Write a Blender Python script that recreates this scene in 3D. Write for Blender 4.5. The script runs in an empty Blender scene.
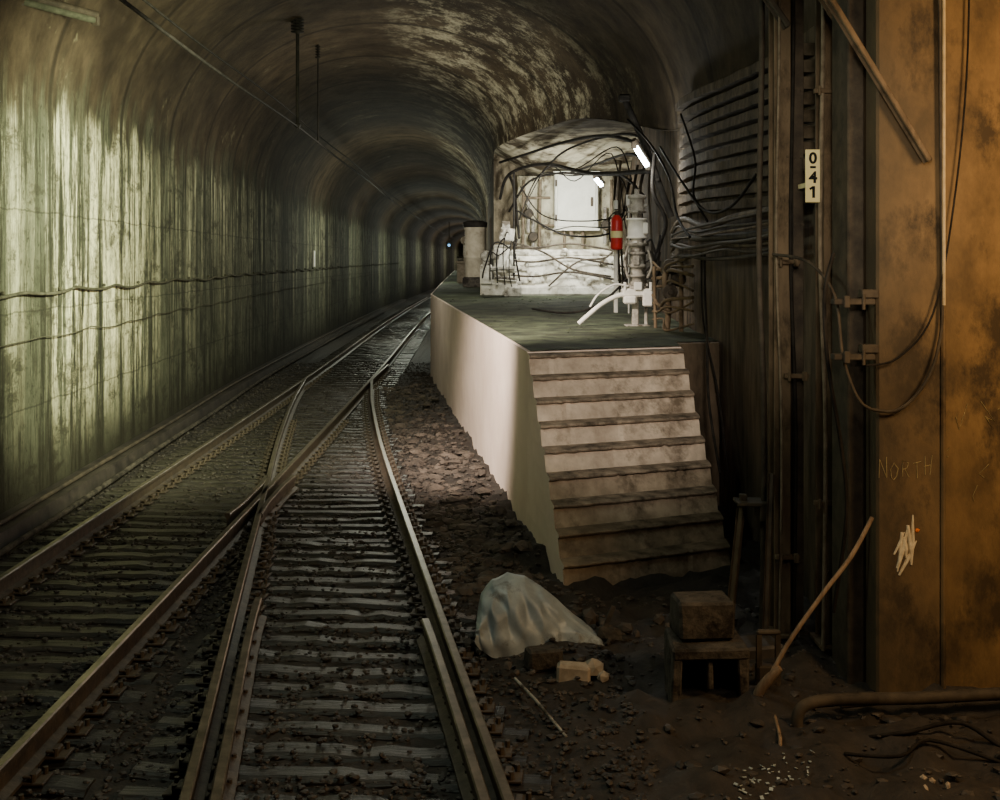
import bpy, math, random
from mathutils import Vector, Matrix, noise
random.seed(7)
R=random.uniform
COL=bpy.context.scene.collection

# ---------------------------------------------------------------- helpers
def curve_fn(pts):
    xs=[p[0] for p in pts]; ys=[p[1] for p in pts]; n=len(pts)
    m=[]
    for i in range(n):
        if i==0: m.append((ys[1]-ys[0])/(xs[1]-xs[0]))
        elif i==n-1: m.append((ys[-1]-ys[-2])/(xs[-1]-xs[-2]))
        else: m.append((ys[i+1]-ys[i-1])/(xs[i+1]-xs[i-1]))
    def f(x):
        if x<=xs[0]: return ys[0]+m[0]*(x-xs[0])
        if x>=xs[-1]: return ys[-1]+m[-1]*(x-xs[-1])
        for i in range(n-1):
            if x<=xs[i+1]:
                h=xs[i+1]-xs[i]; t=(x-xs[i])/h
                return ((2*t**3-3*t**2+1)*ys[i]+(t**3-2*t**2+t)*h*m[i]
                        +(-2*t**3+3*t**2)*ys[i+1]+(t**3-t**2)*h*m[i+1])
    return f
def lin_fn(pts):
    def f(x):
        if x<=pts[0][0]: return pts[0][1]
        for a,b in zip(pts,pts[1:]):
            if x<=b[0]:
                return a[1]+(b[1]-a[1])*(x-a[0])/(b[0]-a[0])
        return pts[-1][1]
    return f

class MB:
    def __init__(s): s.v=[]; s.f=[]; s.m=[]; s.s=[]
    def add(s,vs,fs,mi=0,sm=False):
        o=len(s.v); s.v+= [Vector(v) for v in vs]
        for f in fs: s.f.append([i+o for i in f]); s.m.append(mi); s.s.append(sm)
        return s
    def box(s,c,d,rot=None,bev=0.0,mi=0):
        x,y,z=d[0]/2,d[1]/2,d[2]/2
        b=min(bev,x*.9,y*.9,z*.9)
        M=rot if rot else Matrix.Identity(3)
        if b<=0:
            vs=[(i,j,k) for i in(-x,x) for j in(-y,y) for k in(-z,z)]
            fs=[(0,1,3,2),(4,6,7,5),(0,4,5,1),(2,3,7,6),(0,2,6,4),(1,5,7,3)]
        else:
            vs=[];fs=[]
            idx={}
            for sx in(-1,1):
                for sy in(-1,1):
                    for sz in(-1,1):
                        idx[sx,sy,sz]=len(vs)
                        vs+=[(sx*x,sy*(y-b),sz*(z-b)),(sx*(x-b),sy*y,sz*(z-b)),(sx*(x-b),sy*(y-b),sz*z)]
            for a in(-1,1):
                fs.append([idx[a,-1,-1],idx[a,1,-1],idx[a,1,1],idx[a,-1,1]][::a])
                fs.append([idx[-1,a,-1]+1,idx[-1,a,1]+1,idx[1,a,1]+1,idx[1,a,-1]+1][::a])
                fs.append([idx[-1,-1,a]+2,idx[1,-1,a]+2,idx[1,1,a]+2,idx[-1,1,a]+2][::a])
            for a in(-1,1):
                for c2 in(-1,1):
                    fs.append([idx[a,c2,-1],idx[a,c2,1],idx[a,c2,1]+1,idx[a,c2,-1]+1])
                    fs.append([idx[a,-1,c2],idx[a,1,c2],idx[a,1,c2]+2,idx[a,-1,c2]+2])
                    fs.append([idx[-1,a,c2]+1,idx[1,a,c2]+1,idx[1,a,c2]+2,idx[-1,a,c2]+2])
            for k,i in idx.items(): fs.append([i,i+1,i+2])
        c=Vector(c)
        return s.add([M@Vector(v)+c for v in vs],fs,mi)
    def tube(s,pts,r,n=8,mi=0,caps=True):
        pts=[Vector(p) for p in pts]
        rs=r if isinstance(r,(list,tuple)) else [r]*len(pts)
        vs=[];fs=[]
        t0=(pts[1]-pts[0]).normalized()
        up=Vector((0,0,1)) if abs(t0.z)<.9 else Vector((1,0,0))
        nrm=(up-t0*up.dot(t0)).normalized()
        for i,p in enumerate(pts):
            if i==0:t=pts[1]-pts[0]
            elif i==len(pts)-1:t=pts[-1]-pts[-2]
            else:t=(pts[i+1]-pts[i]).normalized()+(pts[i]-pts[i-1]).normalized()
            if t.length<1e-9:t=t0
            t=t.normalized()
            nrm=(nrm-t*nrm.dot(t)).normalized(); bn=t.cross(nrm)
            for k in range(n):
                a=2*math.pi*k/n
                vs.append(p+(nrm*math.cos(a)+bn*math.sin(a))*rs[i])
        for i in range(len(pts)-1):
            for k in range(n):
                fs.append((i*n+k,i*n+(k+1)%n,(i+1)*n+(k+1)%n,(i+1)*n+k))
        s.add(vs,fs,mi,True)
        if caps:
            s.add(vs[:n],[list(range(n))[::-1]],mi); s.add(vs[-n:],[list(range(n))],mi)
        return s
    def cyl(s,a,b,r,n=16,mi=0): return s.tube([a,b],r,n,mi)
    def lathe(s,c,prof,n=20,mi=0,axis='Z'):
        c=Vector(c);vs=[];fs=[]
        for r,z in prof:
            for k in range(n):
                a=2*math.pi*k/n
                if axis=='Z': p=Vector((r*math.cos(a),r*math.sin(a),z))
                elif axis=='Y': p=Vector((r*math.cos(a),z,r*math.sin(a)))
                else: p=Vector((z,r*math.cos(a),r*math.sin(a)))
                vs.append(c+p)
        for i in range(len(prof)-1):
            for k in range(n): fs.append((i*n+k,i*n+(k+1)%n,(i+1)*n+(k+1)%n,(i+1)*n+k))
        s.add(vs,fs,mi,True)
        s.add(vs[:n],[list(range(n))[::-1]],mi); s.add(vs[-n:],[list(range(n))],mi)
        return s
    def rock(s,c,r,mi=0,sq=1.0):
        t=1.618
        base=[(-1,t,0),(1,t,0),(-1,-t,0),(1,-t,0),(0,-1,t),(0,1,t),(0,-1,-t),(0,1,-t),(t,0,-1),(t,0,1),(-t,0,-1),(-t,0,1)]
        F=[(0,11,5),(0,5,1),(0,1,7),(0,7,10),(0,10,11),(1,5,9),(5,11,4),(11,10,2),(10,7,6),(7,1,8),(3,9,4),(3,4,2),(3,2,6),(3,6,8),(3,8,9),(4,9,5),(2,4,11),(6,2,10),(8,6,7),(9,8,1)]
        q=Matrix.Rotation(R(0,6.28),3,'Z')@Matrix.Rotation(R(0,6.28),3,'X')
        sc=(R(.6,1.2),R(.6,1.2),R(.6,1.1)*sq)
        vs=[]
        for b in base:
            v=q@(Vector(b).normalized()*R(.75,1.15))
            vs.append(Vector((v.x*sc[0],v.y*sc[1],v.z*sc[2]))*r+Vector(c))
        return s.add(vs,F,mi)

def setp(ob,label=None,category=None,group=None,kind=None):
    if label: ob["label"]=label
    if category: ob["category"]=category
    if group: ob["group"]=group
    if kind: ob["kind"]=kind
PO={}
def make(mb,name,mats,parent=None,origin=None,**kw):
    if not isinstance(mats,(list,tuple)): mats=[mats]
    xs=[v.x for v in mb.v]; ys=[v.y for v in mb.v]; zs=[v.z for v in mb.v]
    o=Vector(origin) if origin is not None else Vector(((min(xs)+max(xs))/2,(min(ys)+max(ys))/2,min(zs)))
    me=bpy.data.meshes.new(name)
    me.from_pydata([v-o for v in mb.v],[],mb.f)
    for m in mats: me.materials.append(m)
    for p,mi,sm in zip(me.polygons,mb.m,mb.s): p.material_index=mi; p.use_smooth=sm
    me.update()
    ob=bpy.data.objects.new(name,me); COL.objects.link(ob)
    if parent: ob.parent=parent; ob.location=o-Vector(PO[parent.name])
    else: ob.location=o
    PO[ob.name]=tuple(o)
    setp(ob,**kw)
    return ob
def empty(name,o,**kw):
    e=bpy.data.objects.new(name,None); e.location=o; e.empty_display_size=.1
    COL.objects.link(e); PO[e.name]=tuple(o); setp(e,**kw); return e

def cat(pts,n=6):
    pts=[Vector(p) for p in pts]; out=[]
    P=[pts[0]]+pts+[pts[-1]]
    for i in range(1,len(P)-2):
        a,b,c,d=P[i-1],P[i],P[i+1],P[i+2]
        for k in range(n):
            t=k/n
            out.append(.5*((2*b)+(c-a)*t+(2*a-5*b+4*c-d)*t*t+(3*b-a-3*c+d)*t**3))
    out.append(pts[-1]); return out

# ---------------------------------------------------------------- materials
def mat(name,c1,c2,scale=6,rough=.8,metal=0,bump=.3,stretch=(1,1,1),contrast=(.35,.65),c3=None,s3=1.2,t3=(.5,.62),dist=.02,spec=.3,grad=None):
    """grad=(v0,v1,colour,axis): blends from colour where the object coordinate is below v0 to the noise pattern above v1"""
    m=bpy.data.materials.new(name); m.use_nodes=True
    nt=m.node_tree; N=nt.nodes; L=nt.links; b=N["Principled BSDF"]
    tc=N.new("ShaderNodeTexCoord"); mp=N.new("ShaderNodeMapping"); mp.inputs[3].default_value=stretch
    L.new(tc.outputs["Object"],mp.inputs[0])
    n1=N.new("ShaderNodeTexNoise"); n1.inputs["Scale"].default_value=scale; n1.inputs["Detail"].default_value=8; n1.inputs["Roughness"].default_value=.65
    L.new(mp.outputs[0],n1.inputs["Vector"])
    r=N.new("ShaderNodeValToRGB"); r.color_ramp.elements[0].position=contrast[0]; r.color_ramp.elements[1].position=contrast[1]
    r.color_ramp.elements[0].color=(*c1,1); r.color_ramp.elements[1].color=(*c2,1)
    L.new(n1.outputs["Fac"],r.inputs[0]); out=r.outputs[0]
    if c3:
        n2=N.new("ShaderNodeTexNoise"); n2.inputs["Scale"].default_value=s3; n2.inputs["Detail"].default_value=10; n2.inputs["Roughness"].default_value=.7
        L.new(mp.outputs[0],n2.inputs["Vector"])
        r2=N.new("ShaderNodeValToRGB"); r2.color_ramp.elements[0].position=t3[0]; r2.color_ramp.elements[1].position=t3[1]
        L.new(n2.outputs["Fac"],r2.inputs[0])
        mx=N.new("ShaderNodeMixRGB"); L.new(r2.outputs[0],mx.inputs[0]); L.new(out,mx.inputs[1]); mx.inputs[2].default_value=(*c3,1); out=mx.outputs[0]
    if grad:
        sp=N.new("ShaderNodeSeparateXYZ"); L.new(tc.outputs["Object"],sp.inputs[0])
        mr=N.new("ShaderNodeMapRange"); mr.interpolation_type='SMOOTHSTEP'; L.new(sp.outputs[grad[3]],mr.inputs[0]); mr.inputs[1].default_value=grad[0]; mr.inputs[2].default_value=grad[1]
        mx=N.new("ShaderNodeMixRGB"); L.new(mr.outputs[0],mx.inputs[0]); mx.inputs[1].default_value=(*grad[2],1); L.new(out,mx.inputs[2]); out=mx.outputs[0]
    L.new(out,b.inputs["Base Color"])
    b.inputs["Roughness"].default_value=rough; b.inputs["Metallic"].default_value=metal
    b.inputs["Specular IOR Level"].default_value=spec
    if bump:
        bp=N.new("ShaderNodeBump"); bp.inputs["Strength"].default_value=bump; bp.inputs["Distance"].default_value=dist
        L.new(n1.outputs["Fac"],bp.inputs["Height"]); L.new(bp.outputs[0],b.inputs["Normal"])
    return m
def emis(name,c,s):
    m=bpy.data.materials.new(name); m.use_nodes=True; b=m.node_tree.nodes["Principled BSDF"]
    b.inputs["Base Color"].default_value=(*c,1); b.inputs["Emission Color"].default_value=(*c,1); b.inputs["Emission Strength"].default_value=s
    return m

def tunnel_mat(name):
    """lime-streaked grey-green side wall blending up into a sooty brown vault (object coords, origin at world origin)"""
    m=bpy.data.materials.new(name); m.use_nodes=True
    nt=m.node_tree; N=nt.nodes; L=nt.links; b=N["Principled BSDF"]
    tc=N.new("ShaderNodeTexCoord")
    def nz(scale,st,detail=8,rough=.65,off=(0,0,0)):
        mp=N.new("ShaderNodeMapping"); mp.inputs[3].default_value=st; mp.inputs[1].default_value=off; L.new(tc.outputs["Object"],mp.inputs[0])
        n=N.new("ShaderNodeTexNoise"); n.inputs["Scale"].default_value=scale; n.inputs["Detail"].default_value=detail; n.inputs["Roughness"].default_value=rough
        L.new(mp.outputs[0],n.inputs["Vector"]); return n.outputs["Fac"]
    def ramp(fac,a,c,ca=(0,0,0),cc=(1,1,1)):
        r=N.new("ShaderNodeValToRGB"); r.color_ramp.elements[0].position=a; r.color_ramp.elements[1].position=c
        r.color_ramp.elements[0].color=(*ca,1); r.color_ramp.elements[1].color=(*cc,1); L.new(fac,r.inputs[0]); return r.outputs[0]
    def math_(op,a,c,cl=False):
        x=N.new("ShaderNodeMath"); x.operation=op; x.use_clamp=cl
        for i,q in enumerate((a,c)):
            if isinstance(q,(int,float)): x.inputs[i].default_value=q
            else: L.new(q,x.inputs[i])
        return x.outputs[0]
    def mul(a,c): return math_('MULTIPLY',a,c)
    def mr(v,a,c,smooth=True):
        x=N.new("ShaderNodeMapRange"); x.interpolation_type='SMOOTHSTEP' if smooth else 'LINEAR'
        L.new(v,x.inputs[0]); x.inputs[1].default_value=a; x.inputs[2].default_value=c; return x.outputs[0]
    def mix(f,a,c):
        x=N.new("ShaderNodeMixRGB"); L.new(f,x.inputs[0]); L.new(a,x.inputs[1])
        if isinstance(c,tuple): x.inputs[2].default_value=(*c,1)
        else: L.new(c,x.inputs[2])
        return x.outputs[0]
    sep=N.new("ShaderNodeSeparateXYZ"); L.new(tc.outputs["Object"],sep.inputs[0])
    X,Y,Z=sep.outputs
    base=ramp(nz(2.5,(1,1,.8),10,.72),.32,.68,(.048,.051,.034),(.13,.135,.092))
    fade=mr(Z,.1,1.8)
    topn=math_('SUBTRACT',Z,mul(nz(1.3,(0,1,0),6),2.4))
    topedge=mr(topn,3.05,2.80)
    fine=math_('ADD',mul(ramp(nz(6,(1,1,.5),12,.82),.42,.58),.7),.3)
    window=mul(mr(Y,12.6,13.1),mr(Y,18.6,16.0))
    bign=mul(ramp(nz(.5,(0,1,.06),3,.5,(0,1.3,0)),.48,.60),.35)
    big=math_('MAXIMUM',window,bign)
    wide=ramp(nz(1.8,(0,1.45,.11),15,.82,(0,.4,0)),.485,.515)
    s1=mul(mul(mul(wide,fine),mul(fade,topedge)),big)
    thin=ramp(nz(3.0,(0,1.1,.05),12,.80,(0,7,0)),.525,.555)
    s2=mul(mul(mul(thin,fine),mul(mr(Z,1.4,3.0),topedge)),.85)
    dk=mul(ramp(nz(2.4,(0,1,.10),12,.8,(0,3,0)),.50,.55),.85)
    c=mix(dk,base,(.018,.018,.012))
    c=mix(s2,c,(.50,.49,.33))
    c=mix(s1,c,(1.0,.95,.63))
    gap=mul(ramp(nz(3.2,(0,1,.06),12,.82,(0,11,0)),.545,.575),.9)
    c=mix(gap,c,(.025,.025,.017))
    gr=mul(ramp(nz(1.3,(.5,.7,1.6),12,.78,(2,2,2)),.54,.60),.75)
    c=mix(gr,c,(.035,.034,.023))
    pit=mul(ramp(nz(12,(1,1,.8),6,.7,(5,2,2)),.57,.66),.75)
    c=mix(pit,c,(.02,.019,.013))
    zw=math_('ADD',Z,mul(nz(1.5,(0,1,0),4),.12))
    for zj in (1.02,2.0,3.02):
        jl=math_('LESS_THAN',math_('ABSOLUTE',math_('SUBTRACT',zw,zj+.06),0),.010)
        c=mix(mul(jl,.5),c,(.02,.02,.014))
    jn=N.new("ShaderNodeTexWave"); jn.wave_type='BANDS'; jn.bands_direction='Y'; jn.inputs["Scale"].default_value=.11; jn.inputs["Distortion"].default_value=.15
    L.new(tc.outputs["Object"],jn.inputs["Vector"]); seam=mul(ramp(jn.outputs["Fac"],.992,.999),.7); c=mix(seam,c,(.02,.02,.014))
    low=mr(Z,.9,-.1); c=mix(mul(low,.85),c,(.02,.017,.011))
    v=ramp(nz(1.6,(1,1.2,1),10,.7),.33,.68,(.028,.020,.012),(.095,.070,.044))
    loc=mul(mr(X,-2.6,-.8),mr(Y,17,21))
    bl2=mul(ramp(nz(1.3,(1,1,1),12,.82,(4.2,1,0)),.49,.56),ramp(nz(6,(1,1,1),10,.8),.38,.56))
    bl1=mul(ramp(nz(.75,(1,1,1),12,.8,(4.2,1,0)),.59,.65),mul(ramp(nz(5,(1,1,1),10,.8),.42,.58),.6))
    v=mix(mul(ramp(nz(.5,(1,1,1),8,.7,(0,9,0)),.46,.66),.75),v,(.018,.012,.008))
    v=mix(bl1,v,(.28,.25,.165))
    v=mix(mul(mul(bl2,loc),.9),v,(.50,.46,.33))
    v=mix(seam,v,(.012,.009,.006))
    f=mr(math_('ADD',Z,mul(math_('SUBTRACT',nz(1.6,(1,1,.4),8,.7),.5),2.6)),3.7,4.8)
    right=mr(X,-3.0,-1.6)
    f=math_('MAXIMUM',f,right)
    c=mix(f,c,v)
    L.new(c,b.inputs["Base Color"]); b.inputs["Roughness"].default_value=.85; b.inputs["Specular IOR Level"].default_value=.15
    bp=N.new("ShaderNodeBump"); bp.inputs["Strength"].default_value=.6; bp.inputs["Distance"].default_value=.05
    L.new(nz(4,(1,1,.7),12,.75),bp.inputs["Height"]); L.new(bp.outputs[0],b.inputs["Normal"])
    return m

M_tun=tunnel_mat("tunnel_concrete")
M_wallR=mat("brown_wall",(.035,.027,.018),(.16,.12,.083),scale=2.5,rough=.88,bump=.5,stretch=(1,1.5,.4),dist=.04,spec=.15)
M_rib=mat("brown_ledge",(.045,.034,.023),(.165,.126,.088),scale=4,rough=.9,bump=.7,spec=.1)
M_nich=mat("niche_ceiling",(.06,.046,.03),(.46,.42,.31),scale=1.6,rough=.9,bump=.6,spec=.1,contrast=(.44,.58),dist=.05,grad=(19.5,25.5,(.055,.042,.027),1))  # shade painted into the front end, easing contrast with the dark vault
M_cream=mat("lime_painted_wall",(.30,.265,.175),(.66,.62,.47),scale=2.4,rough=.8,bump=.7,stretch=(1,1,.6),c3=(.10,.078,.048),s3=2.0,t3=(.54,.64),dist=.05)
M_end=mat("end_wall_concrete",(.06,.045,.028),(.34,.29,.20),scale=2.0,rough=.85,bump=.6,stretch=(1,1,.6),contrast=(.42,.64),dist=.05)
M_floor=mat("dirty_ground",(.009,.007,.0055),(.043,.034,.026),scale=9,rough=.75,bump=1.0,contrast=(.3,.75),spec=.5)
M_rock=mat("ballast_stone",(.015,.012,.010),(.066,.054,.043),scale=3,rough=.6,bump=.5,spec=.5)
M_rubble=mat("muddy_rubble",(.028,.023,.019),(.13,.106,.086),scale=3,rough=.85,bump=.7)
M_wood=mat("oily_sleeper_wood",(.016,.014,.011),(.072,.065,.053),scale=6,rough=.38,bump=.7,stretch=(.5,6,6),c3=(.013,.011,.009),s3=.7,t3=(.42,.55),spec=.55)
M_railside=mat("rusty_rail",(.030,.023,.016),(.09,.068,.047),scale=12,rough=.55,metal=.1,bump=.3,spec=.45)
M_railtop=mat("worn_rail_head",(.09,.076,.055),(.22,.19,.145),scale=7,rough=.32,metal=.5,bump=.05)
M_side=mat("platform_cream_concrete",(.72,.59,.50),(.86,.73,.64),scale=1.4,rough=.8,bump=.2,c3=(.57,.45,.37),s3=2.5,t3=(.62,.8))
M_ptop=mat("grimy_platform_top",(.022,.028,.016),(.12,.145,.08),scale=3,rough=.9,bump=.8,contrast=(.38,.68),c3=(.03,.032,.02),s3=1.0,t3=(.48,.62))
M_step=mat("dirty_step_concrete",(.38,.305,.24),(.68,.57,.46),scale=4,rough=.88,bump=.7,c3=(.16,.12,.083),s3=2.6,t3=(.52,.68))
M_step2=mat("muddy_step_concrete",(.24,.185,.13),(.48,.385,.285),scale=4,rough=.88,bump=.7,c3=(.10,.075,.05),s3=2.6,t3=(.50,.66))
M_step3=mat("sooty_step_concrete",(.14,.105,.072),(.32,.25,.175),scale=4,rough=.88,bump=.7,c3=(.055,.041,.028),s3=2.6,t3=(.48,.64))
M_lip=mat("step_edge_grime",(.07,.054,.039),(.42,.335,.25),scale=6,rough=.9,bump=.8)
M_rust=mat("rust_brown_steel",(.075,.052,.03),(.19,.135,.08),scale=3,rough=.75,metal=.05,bump=.3,stretch=(1,1,.4),c3=(.05,.034,.018),s3=4)
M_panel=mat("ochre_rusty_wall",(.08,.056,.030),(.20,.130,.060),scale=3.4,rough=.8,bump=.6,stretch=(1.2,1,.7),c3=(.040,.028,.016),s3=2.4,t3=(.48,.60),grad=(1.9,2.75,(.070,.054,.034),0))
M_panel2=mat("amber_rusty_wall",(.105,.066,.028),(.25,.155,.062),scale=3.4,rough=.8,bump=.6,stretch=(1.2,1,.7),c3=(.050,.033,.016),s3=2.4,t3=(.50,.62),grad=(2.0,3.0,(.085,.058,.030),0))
M_dark=mat("black_cable",(.010,.009,.008),(.03,.026,.022),scale=9,rough=.8,bump=.2,spec=.1)
M_faint=mat("dusty_grey_cable",(.05,.048,.034),(.11,.105,.075),scale=9,rough=.9,bump=.1,spec=.1)
M_dsteel=mat("dark_steel",(.03,.024,.018),(.085,.067,.046),scale=6,rough=.75,metal=.05,bump=.3)
M_pipe=mat("dusty_pipe",(.10,.077,.05),(.24,.19,.13),scale=9,rough=.8,bump=.2)
M_white=mat("white_paint",(.62,.60,.54),(.80,.78,.72),scale=6,rough=.5,bump=.1,c3=(.30,.25,.18),s3=3,t3=(.58,.74))
M_cab=mat("cabinet_paint",(.56,.55,.48),(.68,.67,.59),scale=3,rough=.5,bump=.05,c3=(.42,.38,.29),s3=4,t3=(.6,.72))
M_plinth=mat("splashed_lime_plinth",(.46,.425,.35),(.84,.815,.73),scale=3,rough=.85,bump=.7,c3=(.12,.095,.065),s3=2.2,t3=(.55,.66),dist=.04)
M_grey=mat("grey_metal",(.22,.20,.165),(.46,.435,.38),scale=9,rough=.6,metal=.05,bump=.2,c3=(.07,.055,.038),s3=5,t3=(.48,.6))
M_red=mat("red_enamel",(.50,.02,.02),(.70,.03,.03),scale=5,rough=.35,bump=.03)
M_block=mat("old_concrete_block",(.032,.028,.023),(.105,.089,.070),scale=9,rough=.92,bump=1.0,dist=.03,c3=(.02,.016,.012),s3=5,t3=(.5,.6))
M_pale=mat("pale_rubble",(.26,.21,.15),(.46,.38,.29),scale=9,rough=.9,bump=.5)
M_barrel=mat("pale_canister_paint",(.36,.31,.23),(.54,.48,.37),scale=4,rough=.7,bump=.2,c3=(.2,.15,.1),s3=3,t3=(.55,.7))
M_sheet=mat("crumpled_sheet",(.19,.22,.235),(.38,.44,.46),scale=2.2,rough=.45,metal=.05,bump=.25,c3=(.09,.085,.075),s3=3.5,t3=(.56,.68),spec=.5)
M_stick=mat("worn_wood_handle",(.14,.09,.055),(.31,.22,.14),scale=6,rough=.7,bump=.3,stretch=(3,3,.6))
M_signw=mat("sign_cream",(.84,.71,.32),(.90,.78,.42),scale=7,rough=.5,bump=.03)
M_ink=mat("black_ink",(.008,.008,.008),(.014,.014,.014),rough=.7,bump=0,spec=.1)
M_chalk=mat("chalk",(.21,.165,.08),(.32,.26,.13),scale=30,rough=.9,bump=0)
M_chalkw=mat("white_chalk",(.50,.43,.30),(.75,.67,.48),scale=30,rough=.9,bump=0)
M_orange=mat("orange_chalk",(.75,.18,.03),(.85,.25,.05),scale=30,rough=.9,bump=0)
M_brick=mat("orange_brick",(.25,.12,.06),(.38,.2,.1),scale=9,rough=.9,bump=.4)
M_glass=mat("broken_glass",(.35,.42,.42),(.6,.68,.68),scale=9,rough=.15,metal=.2,bump=0,spec=.6)
M_tube=emis("lit_tube",(.80,.95,1.0),60)
M_tubeoff=mat("dusty_unlit_tube",(.05,.052,.036),(.10,.102,.07),scale=9,rough=.8,bump=.1,spec=.1)
M_far=emis("distant_lamp",(.25,.6,1.0),1.6)

# ---------------------------------------------------------------- plan curves
xl=curve_fn([(-3,-4.2),(11.4,-4.75),(26.5,-5.5),(40,-5.85),(60,-6.2),(90,-6.4),(130,-6.1),(170,-5.0),(210,-3.0)])
xrb=lin_fn([(7.6,2.25),(14,2.3),(27,2.85)])
LL=curve_fn([(2,-3.66),(8.6,-3.72),(22.9,-3.92),(30,-4.07),(40,-4.33),(55,-4.62),(80,-4.85),(120,-4.7),(170,-3.2)])
RC=curve_fn([(2,-.19),(5.24,-.67),(8.2,-1.12),(12.4,-1.75),(16,-2.28),(20.4,-2.85),(24,-3.24)])
G=1.35
def gh(y): return .71-.035*max(0,min(1,(y-5)/8))
def pe(y):
    if y<=26: return .50-(y-9.15)*.119
    return -1.505-(y-26)*.03
ZS=4.2
def tr(y): return xl(y)+5.4
def sstep(t): t=max(0,min(1,t)); return t*t*(3-2*t)
def vx1(y):
    if y<7: return 4.7
    if y<15: return xrb(y)
    if y<27: return xrb(15)+(tr(27)-xrb(15))*sstep((y-15)/12)
    return tr(y)
def vzr(y):
    if y<15: return ZS
    if y<27: return ZS+.75*sstep((y-15)/6)
    return ZS+.75*(1-sstep((y-27)/8))
def vcr(y): return 6.9-.3*sstep((y-15)/14)-.5*sstep((y-30)/40)

# ---------------------------------------------------------------- floor
def fh(x,y):
    h=-.042+.022*noise.noise(Vector((x*2.5,y*2.5,0)))+.022*noise.noise(Vector((x*8,y*8,3)))
    if y<27:
        rr=RC(min(y,24))+G/2
        d=x-(rr+.35)
        if d>0:
            t=min(1,d/.5)
            h+=t*(.04+.10*noise.noise(Vector((x*1.6,y*2.6,9)))+.07*noise.noise(Vector((x*4.5,y*6,5)))+.035*noise.noise(Vector((x*12,y*14,1))))
    return h
mb=MB()
NX=130;YS=[-3+i*.5 for i in range(14)]+[4+i*.085 for i in range(310)]+[30.4+i*1.6 for i in range(110)]
vs=[];fs=[]
for y in YS:
    a=xl(y)-.1; b=4.7 if y<=27.5 else max(xl(y)+5.6,a+1)
    for i in range(NX):
        x=a+(b-a)*i/(NX-1); vs.append((x,y,fh(x,y)))
for j in range(len(YS)-1):
    for i in range(NX-1): fs.append((j*NX+i,j*NX+i+1,(j+1)*NX+i+1,(j+1)*NX+i))
mb.add(vs,fs,0,True)
make(mb,"floor",M_floor,origin=(0,0,0),kind="structure",label="dark dirty tunnel ground with grit and mud")

# ---------------------------------------------------------------- walls and vault
mb=MB(); ys=[-3+i*1.0 for i in range(60)]+[57+i*3 for i in range(52)]
vs=[];fs=[];zz=[-.3,.0,.8,1.6,2.4,3.2,ZS]
for y in ys:
    for z in zz: vs.append((xl(y)+.0,y,z))
n=len(zz)
for j in range(len(ys)-1):
    for i in range(n-1): fs.append((j*n+i,(j+1)*n+i,(j+1)*n+i+1,j*n+i+1))
mb.add(vs,fs,0,True)
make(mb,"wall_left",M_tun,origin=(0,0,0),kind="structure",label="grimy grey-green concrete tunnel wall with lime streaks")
NA=48
def arch(y,ring=0):
    x0=xl(y);x1=vx1(y)-ring; zr=vzr(y); cr=vcr(y)-ring
    c=(x0+x1)/2;h=(x1-x0)/2; out=[]
    for i in range(NA+1):
        a=math.pi*i/NA; s=.5-.5*math.cos(a)
        zb=ZS+(zr-ZS)*s
        out.append((c-h*math.cos(a),y,zb+(cr-zb)*math.sin(a)))
    return out
def loft(rows):
    vs=[p for r in rows for p in r]; fs=[]
    m=len(rows[0])
    for j in range(len(rows)-1):
        for i in range(m-1): fs.append((j*m+i,j*m+i+1,(j+1)*m+i+1,(j+1)*m+i))
    return vs,fs
rows=[];y=-3.0
while y<7.0: rows.append(arch(y)); y+=1.4
y=7.6;k=0
while y<212:
    ring=.014 if (k%7==0 and y<60) else 0
    rows.append(arch(y,ring)); y+=.3 if y<60 else 2; k+=1
mb=MB(); v,f=loft(rows); mb.add(v,f,0,True)
make(mb,"ceiling",M_tun,origin=(0,0,0),kind="structure",label="soot-darkened barrel vault with flaking pale patches")
mb=MB();vs=[];fs=[];yy=[27+i*3 for i in range(62)]
for y in yy: vs+=[(tr(y),y,-.3),(tr(y),y,vzr(y))]
for j in range(len(yy)-1): fs.append((2*j,2*j+1,2*j+3,2*j+2))
mb.add(vs,fs,0,True)
make(mb,"wall_far",M_wallR,origin=(0,0,0),kind="structure",label="dark concrete side wall of the narrowing tunnel")
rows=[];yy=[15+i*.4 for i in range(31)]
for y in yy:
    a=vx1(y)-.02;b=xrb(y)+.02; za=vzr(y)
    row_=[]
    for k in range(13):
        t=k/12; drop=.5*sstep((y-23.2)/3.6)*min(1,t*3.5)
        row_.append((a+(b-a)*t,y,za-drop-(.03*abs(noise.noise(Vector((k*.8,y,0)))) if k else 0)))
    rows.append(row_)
mb=MB(); v,f=loft(rows); mb.add(v,f,0,True); make(mb,"ceiling.001",M_nich,origin=(0,0,0),kind="structure",label="peeling concrete shaded in colour at the front, curving over the platform niche")
mb=MB(); rows=[]
xa,xb_=tr(27)-.02,xrb(27)
for i in range(29):
    z=1.7+(5.0-1.7)*i/28
    rows.append([(xa+(xb_-xa)*k/30,27-.10*abs(noise.noise(Vector((k*.35,i*.4,2))))*(1 if 0<k<30 else 0),z) for k in range(31)])
v,f=loft(rows); mb.add(v,f,0,False)
mb.add([(xa,27,-.3),(xb_,27,-.3),(xb_,27,1.7),(xa,27,1.7)],[(0,1,2,3)])
make(mb,"wall_back",M_end,origin=(0,0,0),kind="structure",label="rough mottled masonry end wall behind the niche")
mb=MB();vs=[];fs=[];yy=[7.6+i*.8 for i in range(25)]
for y in yy: vs+=[(xrb(y),y,-.3),(xrb(y),y,5.0 if y>15 else ZS+.02)]
for j in range(len(yy)-1): fs.append((2*j,2*j+1,2*j+3,2*j+2))
mb.add(vs,fs)
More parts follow.
